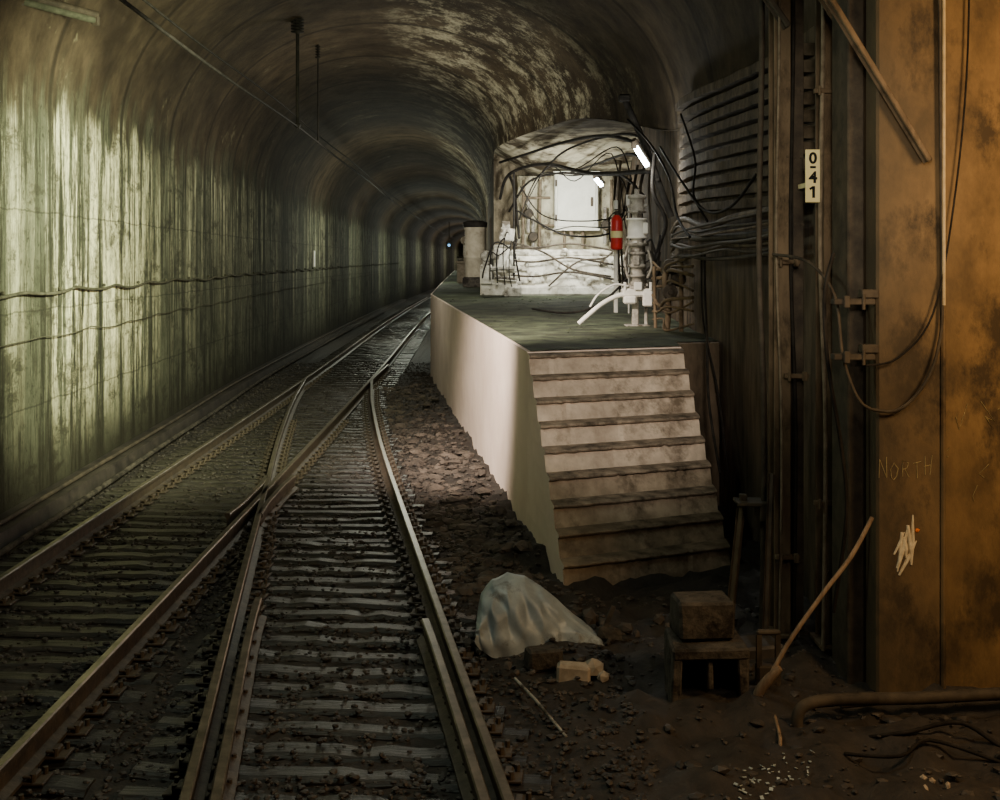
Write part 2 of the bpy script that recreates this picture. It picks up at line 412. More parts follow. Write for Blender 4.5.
make(mb,"wall_right",M_wallR,origin=(0,0,0),kind="structure",label="sooty brown concrete side wall behind the platform")
for i in range(10):
    mb=MB()
    y0=8.6;y1=15.4-.10*i
    zr0=2.92+i*.118; zr1=3.13+i*.138
    rows=[]
    for k in range(31):
        t=k/30; y=y0+(y1-y0)*t; zz_=zr0+(zr1-zr0)*t-.05*max(0,(t-.7)/.3)**2+R(-.004,.004)
        a=xrb(y)
        if zz_>ZS-.15: a-=.25*(zz_-ZS+.15)
        d=.085+.006*i+.012*noise.noise(Vector((y*2,i,0)))
        rows.append([(a+.02,y,zz_+.088),(a-d*.98,y,zz_+.084),(a-d,y,zz_+.078),(a-d,y,zz_+.006),(a-d*.98,y,zz_),(a+.02,y,zz_-.004)])
    v,f=loft(rows); mb.add(v,f,0,False); mb.add(rows[0],[(0,1,2,3,4,5)]); mb.add(rows[-1],[(5,4,3,2,1,0)])
    make(mb,"trim_%d"%(i+1),M_rib,kind="structure",label="straight-edged dirty brown ledge along the vault haunch")
mb=MB()
mb.box((2.38,7.25,3.4),(.38,.55,7.4),bev=.015)
mb.box((3.66,7.24,3.4),(2.2,.52,7.4),bev=.01,mi=1)
mb.box((2.575,6.975,3.4),(.03,.04,7.4),bev=.01)
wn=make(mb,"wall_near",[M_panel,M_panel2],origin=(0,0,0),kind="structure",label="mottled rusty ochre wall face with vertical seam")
mb=MB(); mb.add([(4.7,-3,-.3),(4.7,7,-.3),(4.7,7,4.3),(4.7,-3,4.3)],[(0,1,2,3)])
make(mb,"wall_side",M_panel2,origin=(0,0,0),kind="structure",label="rusty ochre side wall")
def text_part(body,h,w,loc,mtl,name,parent,bold=.03):
    """glyph scaled to height h / width w and centred on loc, facing -Y"""
    cu=bpy.data.curves.new(name,'FONT'); cu.body=body; cu.size=1; cu.extrude=.02; cu.offset=bold
    to=bpy.data.objects.new("tmp",cu); COL.objects.link(to)
    bpy.context.view_layer.update()
    me=bpy.data.meshes.new_from_object(to.evaluated_get(bpy.context.evaluated_depsgraph_get()))
    bpy.data.objects.remove(to)
    xs=[v.co.x for v in me.vertices]; ys=[v.co.y for v in me.vertices]
    sx=w/(max(xs)-min(xs)); sy=h/(max(ys)-min(ys)); cx_=(max(xs)+min(xs))/2; cy_=(max(ys)+min(ys))/2
    for v in me.vertices:
        x_,y_,z_=v.co; v.co=((x_-cx_)*sx,-z_*.1,(y_-cy_)*sy)
    me.materials.clear(); me.materials.append(mtl)
    ob=bpy.data.objects.new(name,me); COL.objects.link(ob)
    ob.parent=parent; ob.location=Vector(loc)-Vector(PO[parent.name]); PO[ob.name]=tuple(loc)
    return ob
glyph={'N':[[(0,0),(.02,1)],[(.02,1),(.62,.0)],[(.62,.0),(.66,1.05)]],'O':[[(.1,.2),(.0,.7),(.3,1),(.6,.75),(.55,.2),(.25,0),(.08,.25)]],
'R':[[(0,0),(.05,1),(.5,.9),(.5,.55),(.08,.5)],[(.2,.5),(.6,0)]],'T':[[(.3,0),(.33,1)],[(-.05,.95),(.7,1.02)]],'H':[[(.05,0),(.0,1)],[(.0,.5),(.55,.52)],[(.5,0),(.6,1.03)]]}
mb=MB(); x0=2.205
for i,ch in enumerate("NORTH"):
    dz=R(-.012,.012); sc_=R(.9,1.12)
    for st in glyph[ch]:
        pts=[(x0+px_*.066+R(-.004,.004),6.974,1.235+dz+R(-.006,.006)+.005*i+pz*.10*sc_) for px_,pz in st]
        mb.tube(pts,[R(.0022,.0038) for _ in pts],5)
    x0+=.066
make(mb,"chalk_lettering",M_chalk,parent=wn,label="faint yellow hand-scratched lettering")
mb=MB()
for (a,b,w_) in [((2.335,.93),(2.31,.70),.012),((2.31,.72),(2.37,.95),.016),((2.37,.97),(2.39,.74),.016),((2.39,.74),(2.40,1.03),.013),((2.29,.80),(2.35,.93),.01),((2.32,.68),(2.42,.88),.013),((2.345,.9),(2.36,.78),.018)]:
    mb.tube([(a[0],6.976,a[1]),((a[0]+b[0])/2+.004,6.976,(a[1]+b[1])/2),(b[0],6.976,b[1])],[w_*.6,w_,w_*.4],6)
make(mb,"chalk_scribble",M_chalkw,parent=wn,label="broad white chalk scribble")
mb=MB(); mb.rock((2.425,6.98,.94),.022); make(mb,"paint_dab",M_orange,parent=wn,label="small orange paint dab")
mb=MB()
for k in range(7): 
    a0=R(2.6,2.95);z0_=R(1.2,1.75); mb.tube([(a0,6.978,z0_),(a0+R(-.06,.06),6.978,z0_+R(-.08,.08)),(a0+R(-.1,.1),6.978,z0_+R(-.1,.1))],.0022,5)
make(mb,"chalk_mark",M_chalk,parent=wn,label="faint scattered chalk marks")

# ---------------------------------------------------------------- rails
def rail(name,fx,y0,y1,label,step=.5,group="running rails"):
    prof=[(-.058,0),(.058,0),(.058,.018),(.011,.035),(.009,.105),(.027,.118),(.027,.146),(.020,.155),(-.020,.155),(-.027,.146),(-.027,.118),(-.009,.105),(-.011,.035),(-.058,.018)]
    n=len(prof); mb=MB(); ys=[];y=y0
    while y<y1: ys.append(y); y+=step*(1 if y<30 else 3)
    ys.append(y1); vs=[]
    for y in ys:
        e=.05; dx=(fx(y+e)-fx(y-e))/(2*e); t=Vector((dx,1,0)).normalized(); nn=Vector((t.y,-t.x,0))
        for a,z in prof: vs.append(Vector((fx(y),y,z))+nn*a)
    fs=[];top=[]
    for j in range(len(ys)-1):
        for k in range(n):
            q=(j*n+k,j*n+(k+1)%n,(j+1)*n+(k+1)%n,(j+1)*n+k)
            (top if k in (6,7,8) else fs).append(q)
    mb.add(vs,fs,0)
    for q in top: mb.f.append(list(q)); mb.m.append(1); mb.s.append(False)
    mb.f.append(list(range(n))[::-1]); mb.m.append(0); mb.s.append(False)
    mb.f.append([len(vs)-n+i for i in range(n)]); mb.m.append(0); mb.s.append(False)
    return make(mb,name,[M_railside,M_railtop],label=label,category="rail",group=group)
rail("steel_rail",LL,2.0,170,"worn steel running rail beside the streaked wall")
rail("steel_rail",lambda y:LL(y)+G,2.0,170,"long worn steel running rail crossing the turnout")
rail("steel_rail",lambda y:RC(y)-gh(y),2.0,24.0,"curved diverging rail of the turnout")
rail("steel_rail",lambda y:max(RC(min(y,24))+gh(y),LL(y)+G+.03),2.0,27.5,"curved outer rail of the turnout beside the rubble")
rail("guard_rail",lambda y:RC(y)-gh(y)+.135+max(0,(y-7.8))*.03,2.0,8.4,"short shiny guard rail beside the diverging rail",group="guard rails")
rail("guard_rail",lambda y:RC(y)+gh(y)-.105-max(0,(y-7.4))*.02,2.0,7.9,"guard rail lying tight inside the curved outer rail",group="guard rails")
rail("wing_rail",lambda y:LL(y)+G-.11-max(0,abs(y-12.2)-.5)*.06,11.2,13.2,"short bent wing rail at the crossing",group="crossing wing rails",step=.25)
rail("wing_rail",lambda y:LL(y)+G+.13+max(0,abs(y-12.2)-.5)*.06,11.2,13.2,"short bent wing rail at the crossing",group="crossing wing rails",step=.25)

# ---------------------------------------------------------------- sleepers
def plate_mesh():
    mb=MB()
    mb.box((0,0,.008),(.32,.14,.016),bev=.004)
    for sx in(-1,1):
        mb.box((sx*.09,0,.03),(.045,.09,.03),bev=.008)
        mb.cyl((sx*.13,.045,.01),(sx*.13,.045,.05),.013,8)
        mb.cyl((sx*.105,-.05,.01),(sx*.105,-.05,.055),.014,8)
        mb.box((sx*.08,-.05,.04),(.045,.03,.018),bev=.005)
    me=bpy.data.meshes.new("tie_plate"); me.from_pydata([tuple(v) for v in mb.v],[],mb.f); me.materials.append(M_railside); return me
PM=plate_mesh()
def sleeper(x0,x1,y,slope,rails,plates):
    mb=MB(); w=.17+R(-.02,.02); L=x1-x0; c=(x0+x1)/2
    a=-math.atan(-slope)*.9+R(-.012,.012)
    nseg=14;vs=[]
    jt=[(R(-.010,.010),R(-.020,.003)) for _ in range(nseg+1)]
    prof=[(-w/2,-.13),(w/2,-.13),(w/2,-.025),(w/2-.03,0),(-w/2+.03,0),(-w/2,-.025)]
    for i in range(nseg+1):
        for k,(py,pz) in enumerate(prof):
            vs.append(Vector((-L/2+L*i/nseg,py+jt[i][0],pz+(jt[i][1] if k>1 else 0))))
    m=Matrix.Rotation(a,3,'Z')
    vs=[m@v+Vector((c,y,-.006)) for v in vs]
    fs=[(i*6+k,i*6+(k+1)%6,(i+1)*6+(k+1)%6,(i+1)*6+k) for i in range(nseg) for k in range(6)]
    fs+=[[5,4,3,2,1,0],[nseg*6+k for k in range(6)]]
    mb.add(vs,fs)
    s=make(mb,"railway_sleeper",M_wood,origin=(c,y,-.136),label="oily dark timber railway sleeper",category="sleeper",group="timber sleepers under the tracks")
    if plates:
        for rx in rails:
            p=bpy.data.objects.new("tie_plate",PM); COL.objects.link(p); p.parent=s
            p.location=(rx-c,(rx-c)*math.tan(a),.136-.006); p.rotation_euler=(0,0,a)
y=4.3
while y<80:
    l=LL(y); lr=l+G; rc=RC(y)
    if y<10.8:
        rl=rc-gh(y); mid=(lr+rl)/2
        e1=min(lr+.38,mid-.08); s2=max(rl-.38,mid+.08)
        sleeper(l-.45+R(-.05,.05),e1,y,-.01,[l,lr],True)
        sleeper(s2,rc+gh(y)+.26+R(-.06,.06),y+.1,-.10,[rl,rc+gh(y)],True)
    elif y<23.5:
        rr=rc+gh(y)
        sleeper(l-.5,rr+.26+R(-.08,.06),y,-.04,[l,lr,rc-gh(y),rr] if y<19 else [l,rr],True)
    else:
        sleeper(l-.5,lr+.45,y,-.02,[l,lr],y<28)
    y+=.30 if y<24 else .46

# ---------------------------------------------------------------- ballast
mb=MB()
def clear(x,y):
    for f in (LL(y),LL(y)+G)+((RC(y)-gh(y),RC(y)+gh(y)) if y<24 else ()):
        if abs(x-f)<.09: return False
    return True
cnt=0
while cnt<19000:
    y=4.2+26*random.random()**1.7
    x=R(xl(y)+.38,pe(y)-.06 if y>9.2 else .75)
    if not clear(x,y): continue
    inl=LL(y)-.45<x<LL(y)+G+.4; inr=(RC(min(y,24))-gh(y)-.4<x<RC(min(y,24))+gh(y)+.4)
    r=R(.010,.032)
    z=fh(x,y)+r*.3
    if inl or inr:
        z=-.02 if random.random()<.65 else .0; r*=.85
        if z>-.01 and noise.noise(Vector((x*1.8,y*1.8,4)))<-.05: continue
    mb.rock((x,y,z),r,sq=.6); cnt+=1
make(mb,"ballast_stone",M_rock,origin=(0,0,-.1),kind="stuff",label="sooty black track ballast and grit between rails",category="ballast")
mb=MB()
for i in range(1800):
    y=9+15*random.random()**1.3; lo=RC(y)+G/2+.25; hi=pe(y)-.14
    if hi<=lo: continue
    x=R(lo,hi); mb.rock((x,y,fh(x,y)+.005),R(.012,.05) if i%4 else R(.05,.12),sq=.6 if i%4 else .5)
make(mb,"rubble_pile",M_rubble,origin=(0,9,-.1),kind="stuff",label="clumpy muddy rubble heaped against the platform",category="rubble")
mb=MB()
for i in range(1400):
    y=5+4.0*random.random(); x=R(.45,2.1) if y>6.9 else R(.45,3.4)
    if .9<x<1.5 and 6.7<y<7.2: continue
    mb.rock((x,y,fh(x,y)+.0),R(.006,.018) if i%5 else R(.02,.055),sq=.5)
make(mb,"loose_grit",M_rock,origin=(1,6,-.1),kind="stuff",label="dark grit and crumbs scattered on the ground",category="grit")

# ---------------------------------------------------------------- platform
pf=empty("concrete_platform",(0.8,12,0),label="cream concrete island platform with stepped end and grimy top",category="platform")
zt=lin_fn([(11.2,1.66),(26,1.80),(40,1.84),(100,1.86)])
def prt(y): 
    if y<12.3: return 1.79
    if y<=26.95: return xrb(y)-.03
    return tr(y)-.03
ysec=[11.2,12.2,12.35,14,16,18,20,22,24,26,26.85,26.86,30,36,44,56,70,90]
mb=MB();top=MB();vs=[];vt=[]
for i,y in enumerate(ysec):
    yl=y; yr=y+.66 if i==0 else max(y,11.87)
    l=pe(yl); r=prt(y) if y<26.855 else tr(27)-.06 if y<27 else tr(y)-.03
    vs+=[(l,yl,-.1),(l,yl,zt(y)),(r,yr,zt(y)),(r,yr,-.1)]
    for k in range(9):
        t=k/8; xx=l+.03+(r-.0-l-.03)*t; yy_=yl+(yr-yl)*t+.03
        vt.append((xx,yy_,zt(y)+.006+(0 if k==0 else .012*noise.noise(Vector((xx*2,yy_*2,0)))+.006)))
fs=[];fr=[]
for j in range(len(ysec)-1):
    a=j*4;b=a+4
    fs+=[(a,b,b+1,a+1),(a+1,b+1,b+2,a+2)]; fr+=[(a+2,b+2,b+3,a+3)]
fs+=[(0,1,2,3)]
mb.add(vs,fs)
for q in fr: mb.f.append(list(q)); mb.m.append(1); mb.s.append(False)
make(mb,"platform_body",[M_side,M_wallR],parent=pf)
top.add(vt,[(9*j+k,9*j+k+1,9*j+k+10,9*j+k+9) for j in range(len(ysec)-1) for k in range(8)])
for i in range(220):
    yy_=R(11.9,24); xx=R(pe(yy_)+.1,1.6); top.rock((xx,yy_,zt(yy_)+.01),R(.01,.03),sq=.5)
make(top,"platform_surface",M_ptop,parent=pf,label="mossy green-black grimy platform surface")
NS=9
for i in range(NS):
    yf=11.2-(i+1)*.228; z1=1.66-(i)*.1844-.02; z0=z1-.1844
    if i==NS-1: z0=-.12
    XR=1.80+.012*i
    def row(y,z,off=0): return [(pe(y)-(0),y,z),(XR,y+.66,z)]
    mb=MB()
    pts=[row(yf+.24,z1+.01),row(yf+.105,z1),row(yf+.088,z1-.005),row(yf+.076,z1-.013),row(yf+.080,z1-.024),row(yf+.10,z1-.030),row(yf+.125,z1-.034),row(yf+.115,z1-.05),row(yf+.03,z0),row(yf+.3,z0)]
    NXS=34; rows=[]
    for q,(a,b) in enumerate(pts):
        A_=Vector(a);B_=Vector(b)
        am=.032 if 1<=q<=5 else .010
        rows.append([A_.lerp(B_,k/NXS)+Vector((0,am*noise.noise(Vector((k*.9,i*3,0))) if 0<k<NXS else 0,((.008*noise.noise(Vector((k*.6,i*5,3)))+.005*noise.noise(Vector((k*1.7,i*5,8)))) if (1<=q<=6 and 0<k<NXS) else 0))) for k in range(NXS+1)])
    back=[Vector((pe(11.25),11.25,z0)).lerp(Vector((XR,11.9,z0)),k/NXS) for k in range(NXS+1)]
    backt=[Vector((pe(11.25),11.25,z1)).lerp(Vector((XR,11.9,z1)),k/NXS) for k in range(NXS+1)]
    rows=[backt]+rows+[back]
    v,f=loft(rows); n=NXS+1
    mb.add(v,f,0)
    for q in range(0,6*NXS): mb.m[q]=1
    m_=len(rows)
    mb.f.append([j*n for j in range(m_)]); mb.m.append(2); mb.s.append(False)
    mb.f.append([j*n+NXS for j in range(m_)][::-1]); mb.m.append(0); mb.s.append(False)
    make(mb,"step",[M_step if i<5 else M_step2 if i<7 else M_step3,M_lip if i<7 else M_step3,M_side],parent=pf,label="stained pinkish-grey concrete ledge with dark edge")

# ---------------------------------------------------------------- pier and plinth
pr=empty("concrete_pier",(1.4,26.6,1.8),label="rough cream-limed masonry pier above the plinth",category="pier")
mb=MB(); rows=[]
for i in range(25):
    z=1.8+2.6*i/24
    xa=.38; xb_=2.5
    row_=[(xa,26.88,z)]
    for k in range(27):
        t=k/26; row_.append((xa+(xb_-xa)*t+(.06*noise.noise(Vector((z*3,1,k==0))) if k in(0,26) else 0),26.5-.12*noise.noise(Vector((t*7,z*2.5,0)))-.06*noise.noise(Vector((t*26,z*8,0))),z))
    row_.append((xb_,26.88,z)); rows.append(row_)
v,f=loft(rows); mb.add(v,f,0,False); n=len(rows[0]); mb.add(rows[-1],[list(range(n))])
make(mb,"pier_body",M_cream,parent=pr)
pl=empty("concrete_plinth",(1.35,25.6,1.8),label="low lime-splashed white concrete plinth with pipes across it",category="plinth")
mb=MB(); mb.box((1.35,25.7,2.2),(2.5,1.2,.85),bev=.06); mb.box((1.35,25.6,2.68),(2.3,.8,.16),bev=.05); mb.box((1.35,25.05,1.9),(2.7,.3,.22),bev=.05)
for k in range(50): mb.rock((R(.1,2.6),R(24.95,25.15),R(1.85,2.75)),R(.03,.10))
make(mb,"plinth_body",M_plinth,parent=pl)
mb=MB()
for z,o in((2.55,0),(2.84,.1),(2.25,.08)):
    mb.tube(cat([(.1,24.9-o,z),(.7,24.85-o,z-.05),(1.4,24.9-o,z+.04),(2.0,24.85-o,z-.04),(2.6,24.9-o,z-.16)]),.02,8)
mb.tube(cat([(.3,24.8,2.9),(.9,24.75,2.7),(1.5,24.8,2.35),(2.3,24.8,2.2)]),.02,8)
mb.tube(cat([(2.5,24.8,3.0),(2.2,24.75,2.6),(1.6,24.8,2.5),(1.0,24.75,2.0)]),.02,8)
make(mb,"pipe",M_dsteel,parent=pl)
cb=empty("electrical_cabinet",(1.65,26.2,3.25),label="pale cream steel electrical cabinet hung on the cream pier",category="cabinet")
mb=MB(); mb.box((1.65,26.12,3.82),(.94,.42,1.22),bev=.02); mb.box((1.65,25.91,4.44),(1.0,.06,.04)); mb.box((1.65,25.91,3.2),(1.0,.06,.04)); make(mb,"cabinet_body",M_cab,parent=cb)
mb=MB(); mb.box((1.65,25.895,3.82),(.84,.03,1.12),bev=.012); dr=make(mb,"door",M_cab,parent=cb)
mb=MB(); mb.box((1.98,25.86,3.8),(.05,.05,.2),bev=.01); mb.box((1.21,25.87,4.2),(.04,.05,.14)); mb.box((1.21,25.87,3.45),(.04,.05,.14)); make(mb,"handle",M_dsteel,parent=dr)
mb=MB(); mb.box((1.55,26.1,3.14),(.08,.1,.16)); mb.tube([(1.4,26.1,3.25),(1.4,26.1,2.8)],.03); mb.tube([(1.8,26.1,3.25),(1.8,26.1,2.8)],.03); make(mb,"conduit",M_pipe,parent=cb)
for (px_,pz_) in ((.62,3.55),(.72,3.05),(2.3,3.3)):
    e=empty("pipe_valve",(px_,26.2,pz_-.2),label="grimy round pipe valve mounted on the cream pier",category="valve",group="pipe valves on the pier")
    mb=MB(); mb.cyl((px_,26.25,pz_-.4),(px_,26.25,pz_+.4),.04,10); mb.box((px_,26.22,pz_),(.16,.16,.2),bev=.03); make(mb,"valve_body",M_grey,parent=e)
    mb=MB(); mb.lathe((px_,26.05,pz_),[(.09,-.02),(.11,0),(.09,.02)],16,axis='Y'); mb.cyl((px_,26.2,pz_),(px_,26.04,pz_),.025,8); make(mb,"handwheel",M_dsteel,parent=e)
mb=MB()
for xx in (.5,.86,2.42): mb.tube([(xx,26.2,1.85),(xx,26.2,3.0),(xx+.02,26.22,4.3)],.035,8)
mb.tube([(.5,26.15,3.9),(1.1,26.15,3.9)],.03,8); mb.tube([(.86,26.15,3.3),(1.5,26.15,3.3)],.025,8)
make(mb,"pier_pipework",M_pipe,label="dusty brown pipes clamped to the cream pier",category="pipe")

# ---------------------------------------------------------------- main equipment stand
eq=empty("valve_stand",(1.71,15,1.67),label="tall grimy white and grey mechanical valve stand on the platform",category="machine")
x,yq=1.71,15.0
mb=MB(); mb.box((x,yq,1.70),(.30,.30,.04),bev=.01); mb.box((x-.02,yq,1.9),(.08,.10,.4),bev=.012); mb.box((x+.12,yq+.05,1.9),(.04,.06,.4),bev=.01); make(mb,"stand_leg",M_grey,parent=eq)
mb=MB(); mb.box((x,yq,2.12),(.38,.26,.10),bev=.02); mb.box((x-.1,yq-.1,2.03),(.16,.16,.1),bev=.02); mb.box((x+.12,yq-.12,2.04),(.12,.10,.18),bev=.015); mb.box((x,yq-.14,2.2),(.1,.05,.1),bev=.01)
for sx in(-.16,.16): mb.cyl((x+sx,yq-.12,2.15),(x+sx,yq-.12,2.25),.02,8)
make(mb,"bracket",M_white,parent=eq)
mb=MB(); mb.lathe((x,yq,2.17),[(.15,0),(.15,.03),(.08,.035),(.08,.14),(.11,.145),(.11,.17),(.08,.175),(.08,.26),(.12,.265),(.12,.30),(.085,.305),(.085,.42),(.11,.425),(.11,.45),(.085,.455),(.085,.53),(.15,.535),(.15,.57)],24)
for a in range(8):
    aa=a*math.pi/4; mb.cyl((x+.13*math.cos(aa),yq+.13*math.sin(aa),2.70),(x+.13*math.cos(aa),yq+.13*math.sin(aa),2.77),.012,6)
    mb.cyl((x+.13*math.cos(aa),yq+.13*math.sin(aa),2.16),(x+.13*math.cos(aa),yq+.13*math.sin(aa),2.23),.012,6)
mb.tube(cat([(x-.12,yq-.1,2.3),(x-.16,yq-.12,2.5),(x-.12,yq-.1,2.7)]),.015); mb.tube(cat([(x+.12,yq-.1,2.3),(x+.17,yq-.12,2.45),(x+.13,yq-.1,2.65)]),.015)
mb.box((x-.02,yq-.11,2.52),(.08,.06,.12),bev=.01)
make(mb,"housing",M_grey,parent=eq)
mb=MB(); mb.lathe((x,yq,2.74),[(.07,0),(.07,.05),(.13,.055),(.13,.075),(.115,.08),(.115,.28),(.13,.285),(.13,.305),(.08,.31)],24); mb.box((x+.10,yq-.08,2.92),(.06,.06,.14),bev=.01); make(mb,"white_cylinder",M_white,parent=eq)
mb=MB(); mb.lathe((x,yq,3.05),[(.06,0),(.06,.06),(.12,.065),(.12,.085),(.09,.09),(.09,.24),(.115,.245),(.115,.28),(.03,.30),(.03,.36)],20); mb.cyl((x-.12,yq,3.2),(x+.12,yq,3.2),.02,8); make(mb,"cap",M_grey,parent=eq)
mb=MB(); mb.tube(cat([(x-.1,yq-.1,2.1),(x-.25,yq-.1,2.08),(x-.45,yq-.15,1.98),(x-.65,yq-.2,1.82),(x-.74,yq-.2,1.74)]),.03,10)
mb.tube(cat([(x-.12,yq-.12,2.2),(x-.3,yq-.16,2.22),(x-.5,yq-.2,2.1),(x-.6,yq-.2,1.95)]),.012,8)
make(mb,"elbow_pipe",M_white,parent=eq)
mb=MB()
for k in range(5): mb.tube(cat([(x+.10,yq-.05,2.28+.11*k),(x+.18,yq-.1+.03*k,2.34+.1*k+R(-.05,.05)),(x+.24,yq,2.22+.1*k),(x+.3,yq+.05,2.4+.11*k)]),.012+.004*(k%2),8)
make(mb,"hose",M_dark,parent=eq)
mf=empty("pipe_manifold",(2.08,14.2,1.67),label="rusty dusty tangle of pipes and valves against the wall",category="pipes")
mb=MB()
for k in range(8):
    z=1.80+k*.10; mb.tube(cat([(1.86,14.6,z),(1.93+R(-.05,.05),14.3,z+R(-.18,.18)),(1.96+R(-.06,.06),13.8,z+R(-.16,.16)),(2.14,13.3,z+R(-.1,.1))]),R(.010,.022),8)
mb.tube(cat([(1.96,14.1,1.68),(1.98,14.1,2.0),(1.93,14.05,2.3),(2.0,14.1,2.5)]),.035,12); mb.tube([(2.1,13.9,1.68),(2.1,13.9,2.5)],.025,12); mb.tube([(1.88,14.5,1.68),(1.86,14.5,2.45)],.02,12)
make(mb,"pipe",M_rust,parent=mf)
mb=MB()
for z,xx in((2.15,1.98),(2.45,1.98),(2.3,2.08)):
    mb.lathe((xx,13.98,z),[(.08,-.02),(.09,0),(.08,.02)],16,axis='Y'); mb.cyl((xx,14.1,z),(xx,13.9,z),.03,8); mb.lathe((xx,14.1,z-.07),[(.075,0),(.075,.03),(.06,.05),(.075,.11),(.075,.14)],14)
make(mb,"valve",M_dsteel,parent=mf)

fx_,fy=1.74,17.9
fe=empty("fire_extinguisher",(fx_,fy,2.66),label="red fire extinguisher hung on a thin post",category="fire extinguisher")
mb=MB(); mb.lathe((fx_,fy,2.68),[(.05,0),(.085,.015),(.09,.04),(.09,.42),(.07,.48),(.035,.52)],20); make(mb,"cylinder",M_red,parent=fe)
mb=MB(); mb.lathe((fx_,fy,3.2),[(.03,0),(.03,.05),(.02,.06)],10); mb.box((fx_+.03,fy,3.28),(.13,.03,.02),bev=.005); mb.box((fx_+.02,fy,3.25),(.1,.025,.02),bev=.005); make(mb,"handle",M_dsteel,parent=fe)
mb=MB(); mb.tube(cat([(fx_-.03,fy,3.24),(fx_-.11,fy-.02,3.15),(fx_-.11,fy-.04,2.95),(fx_-.1,fy-.04,2.8)]),.012,8); make(mb,"hose",M_dark,parent=fe)
mb=MB(); mb.lathe((fx_,fy,2.86),[(.0915,0),(.0915,.10)],20); make(mb,"label",M_signw,parent=fe,label="cream paper label band")
mb=MB(); mb.box((fx_,fy+.13,2.55),(.06,.05,1.76),bev=.01); mb.box((fx_,fy+.12,1.72),(.2,.2,.03),bev=.005); mb.box((fx_,fy+.105,2.95),(.2,.02,.05))
make(mb,"steel_post",M_white,label="thin white post holding the red extinguisher",category="post")
mb=MB(); mb.box((1.92,17.85,3.42),(.09,.012,.16),bev=.004); mb.tube([(1.92,17.9,3.5),(1.92,17.9,1.72)],.012); make(mb,"tag_plate",M_white,label="small white tag plate on a thin rod",category="sign")

hw_=empty("switch_machine",(-.25,24,1.8),label="grimy pale machine of boxes and motors beside the plinth",category="machine")
mb=MB(); mb.box((-.02,24.3,1.98),(.75,.45,.34),bev=.03); mb.box((-.28,24.2,2.25),(.24,.34,.4),bev=.02); mb.box((.26,24.1,1.9),(.34,.4,.2),bev=.02); mb.box((0.04,24.35,2.45),(.34,.3,.8),bev=.02); mb.box((.2,24.2,2.4),(.14,.2,.3),bev=.01)
for k in range(24): mb.rock((R(-.35,.45),R(23.98,24.15),R(1.84,2.4)),R(.02,.07))
make(mb,"machine_base",M_plinth,parent=hw_)
mb=MB(); mb.box((.14,24.05,3.05),(.30,.22,.26),rot=Matrix.Rotation(.12,3,'Y'),bev=.02); mb.box((.12,24.0,3.25),(.16,.12,.14),bev=.01); mb.lathe((-.28,24.02,2.62),[(.10,-.02),(.115,0),(.115,.16),(.10,.18)],18,axis='Y'); mb.box((-.28,24.1,2.5),(.14,.14,.16),bev=.01)
mb.box((-.08,24.05,2.65),(.14,.12,.2),bev=.01); mb.cyl((-.2,24.0,2.35),(.3,24.0,2.38),.035,10); mb.cyl((-.1,23.98,2.2),(.35,23.98,2.15),.025,10); make(mb,"motor",M_grey,parent=hw_)
mb=MB()
for k in range(6): mb.tube(cat([(-.35+.15*k,24,2.1+R(-.2,.2)),(-.3+.12*k,23.85,2.5+R(-.2,.3)),(-.1+.08*k,23.9,2.8+R(-.2,.3)),(.2+.03*k,24.2,2.6+R(-.2,.4))]),R(.01,.018),7)
mb.tube([(.28,24.1,1.82),(.28,24.1,4.3)],.02)
make(mb,"hose",M_dark,parent=hw_)
dc=empty("barrel_cabinet",(-.66,32,1.82),label="pale beige canister with black lid on a low base",category="canister")
mb=MB(); mb.box((-.66,32,1.96),(.66,.66,.28),bev=.03); make(mb,"base",M_block,parent=dc)
mb=MB(); mb.lathe((-.66,32,2.10),[(.27,0),(.28,.03),(.28,.5),(.29,.51),(.29,.54),(.28,.55),(.28,1.25),(.3,1.27),(.3,1.32)],24); make(mb,"barrel",M_barrel,parent=dc)
mb=MB(); mb.lathe((-.66,32,3.42),[(.31,0),(.32,.03),(.32,.14),(.2,.18)],24); make(mb,"lid",M_dark,parent=dc)
for (x_,y_,s_) in ((-1.15,36,.6),(-1.25,41,.7),(-1.6,50,.8)):
    mb=MB(); mb.box((x_,y_,1.86+.5*s_),(.45*s_,.5,1.0*s_),bev=.04); mb.box((x_,y_-.02,1.88+1.02*s_),(.52*s_,.56,.08),bev=.02); mb.tube([(x_+.1,y_,1.9+s_),(x_+.1,y_,2.5+s_)],.04); mb.lathe((x_+.1,y_-.1,2.55+s_),[(.1,0),(.13,.03),(.13,.2)],12,axis='Y')
    make(mb,"relay_box",M_pale if y_<40 else M_block,label="grey dusty relay box with a round lamp head",category="equipment box",group="relay boxes along the platform")

# ---------------------------------------------------------------- lamps
def tube_lamp(name,a,b,tm,label,r=.035):
    a=Vector(a);b=Vector(b); e=empty(name,(a+b)/2,label=label,category="lamp")
    d=(b-a).normalized()
    mb=MB(); mb.tube([a,b],r,12); make(mb,"lamp_tube",tm,parent=e)
    mb=MB(); o=Vector((0,.0,.06)); mb.tube([a-d*.04+o,b+d*.04+o],r*1.2,8); mb.box(a-d*.03,(.07,.07,.1),bev=.01); mb.box(b+d*.03,(.07,.07,.1),bev=.01); make(mb,"lamp_housing",M_dsteel,parent=e)
    return e
tube_lamp("wall_lamp",(1.78,15.8,4.02),(1.96,16.0,3.79),M_tube,"bright short tube lamp on a dark pole")
tube_lamp("wall_lamp",(1.98,24.9,4.25),(2.12,25.0,4.1),M_tube,"small bright lamp above the white cabinet",r=.05)
mb=MB(); mb.tube(cat([(1.66,16.12,4.72),(1.78,16.12,4.45),(1.98,16.15,4.0),(2.15,16.1,3.5),(2.3,16.1,3.1)]),.045,10)
mb.box((1.67,16.12,4.70),(.16,.12,.1),bev=.02)
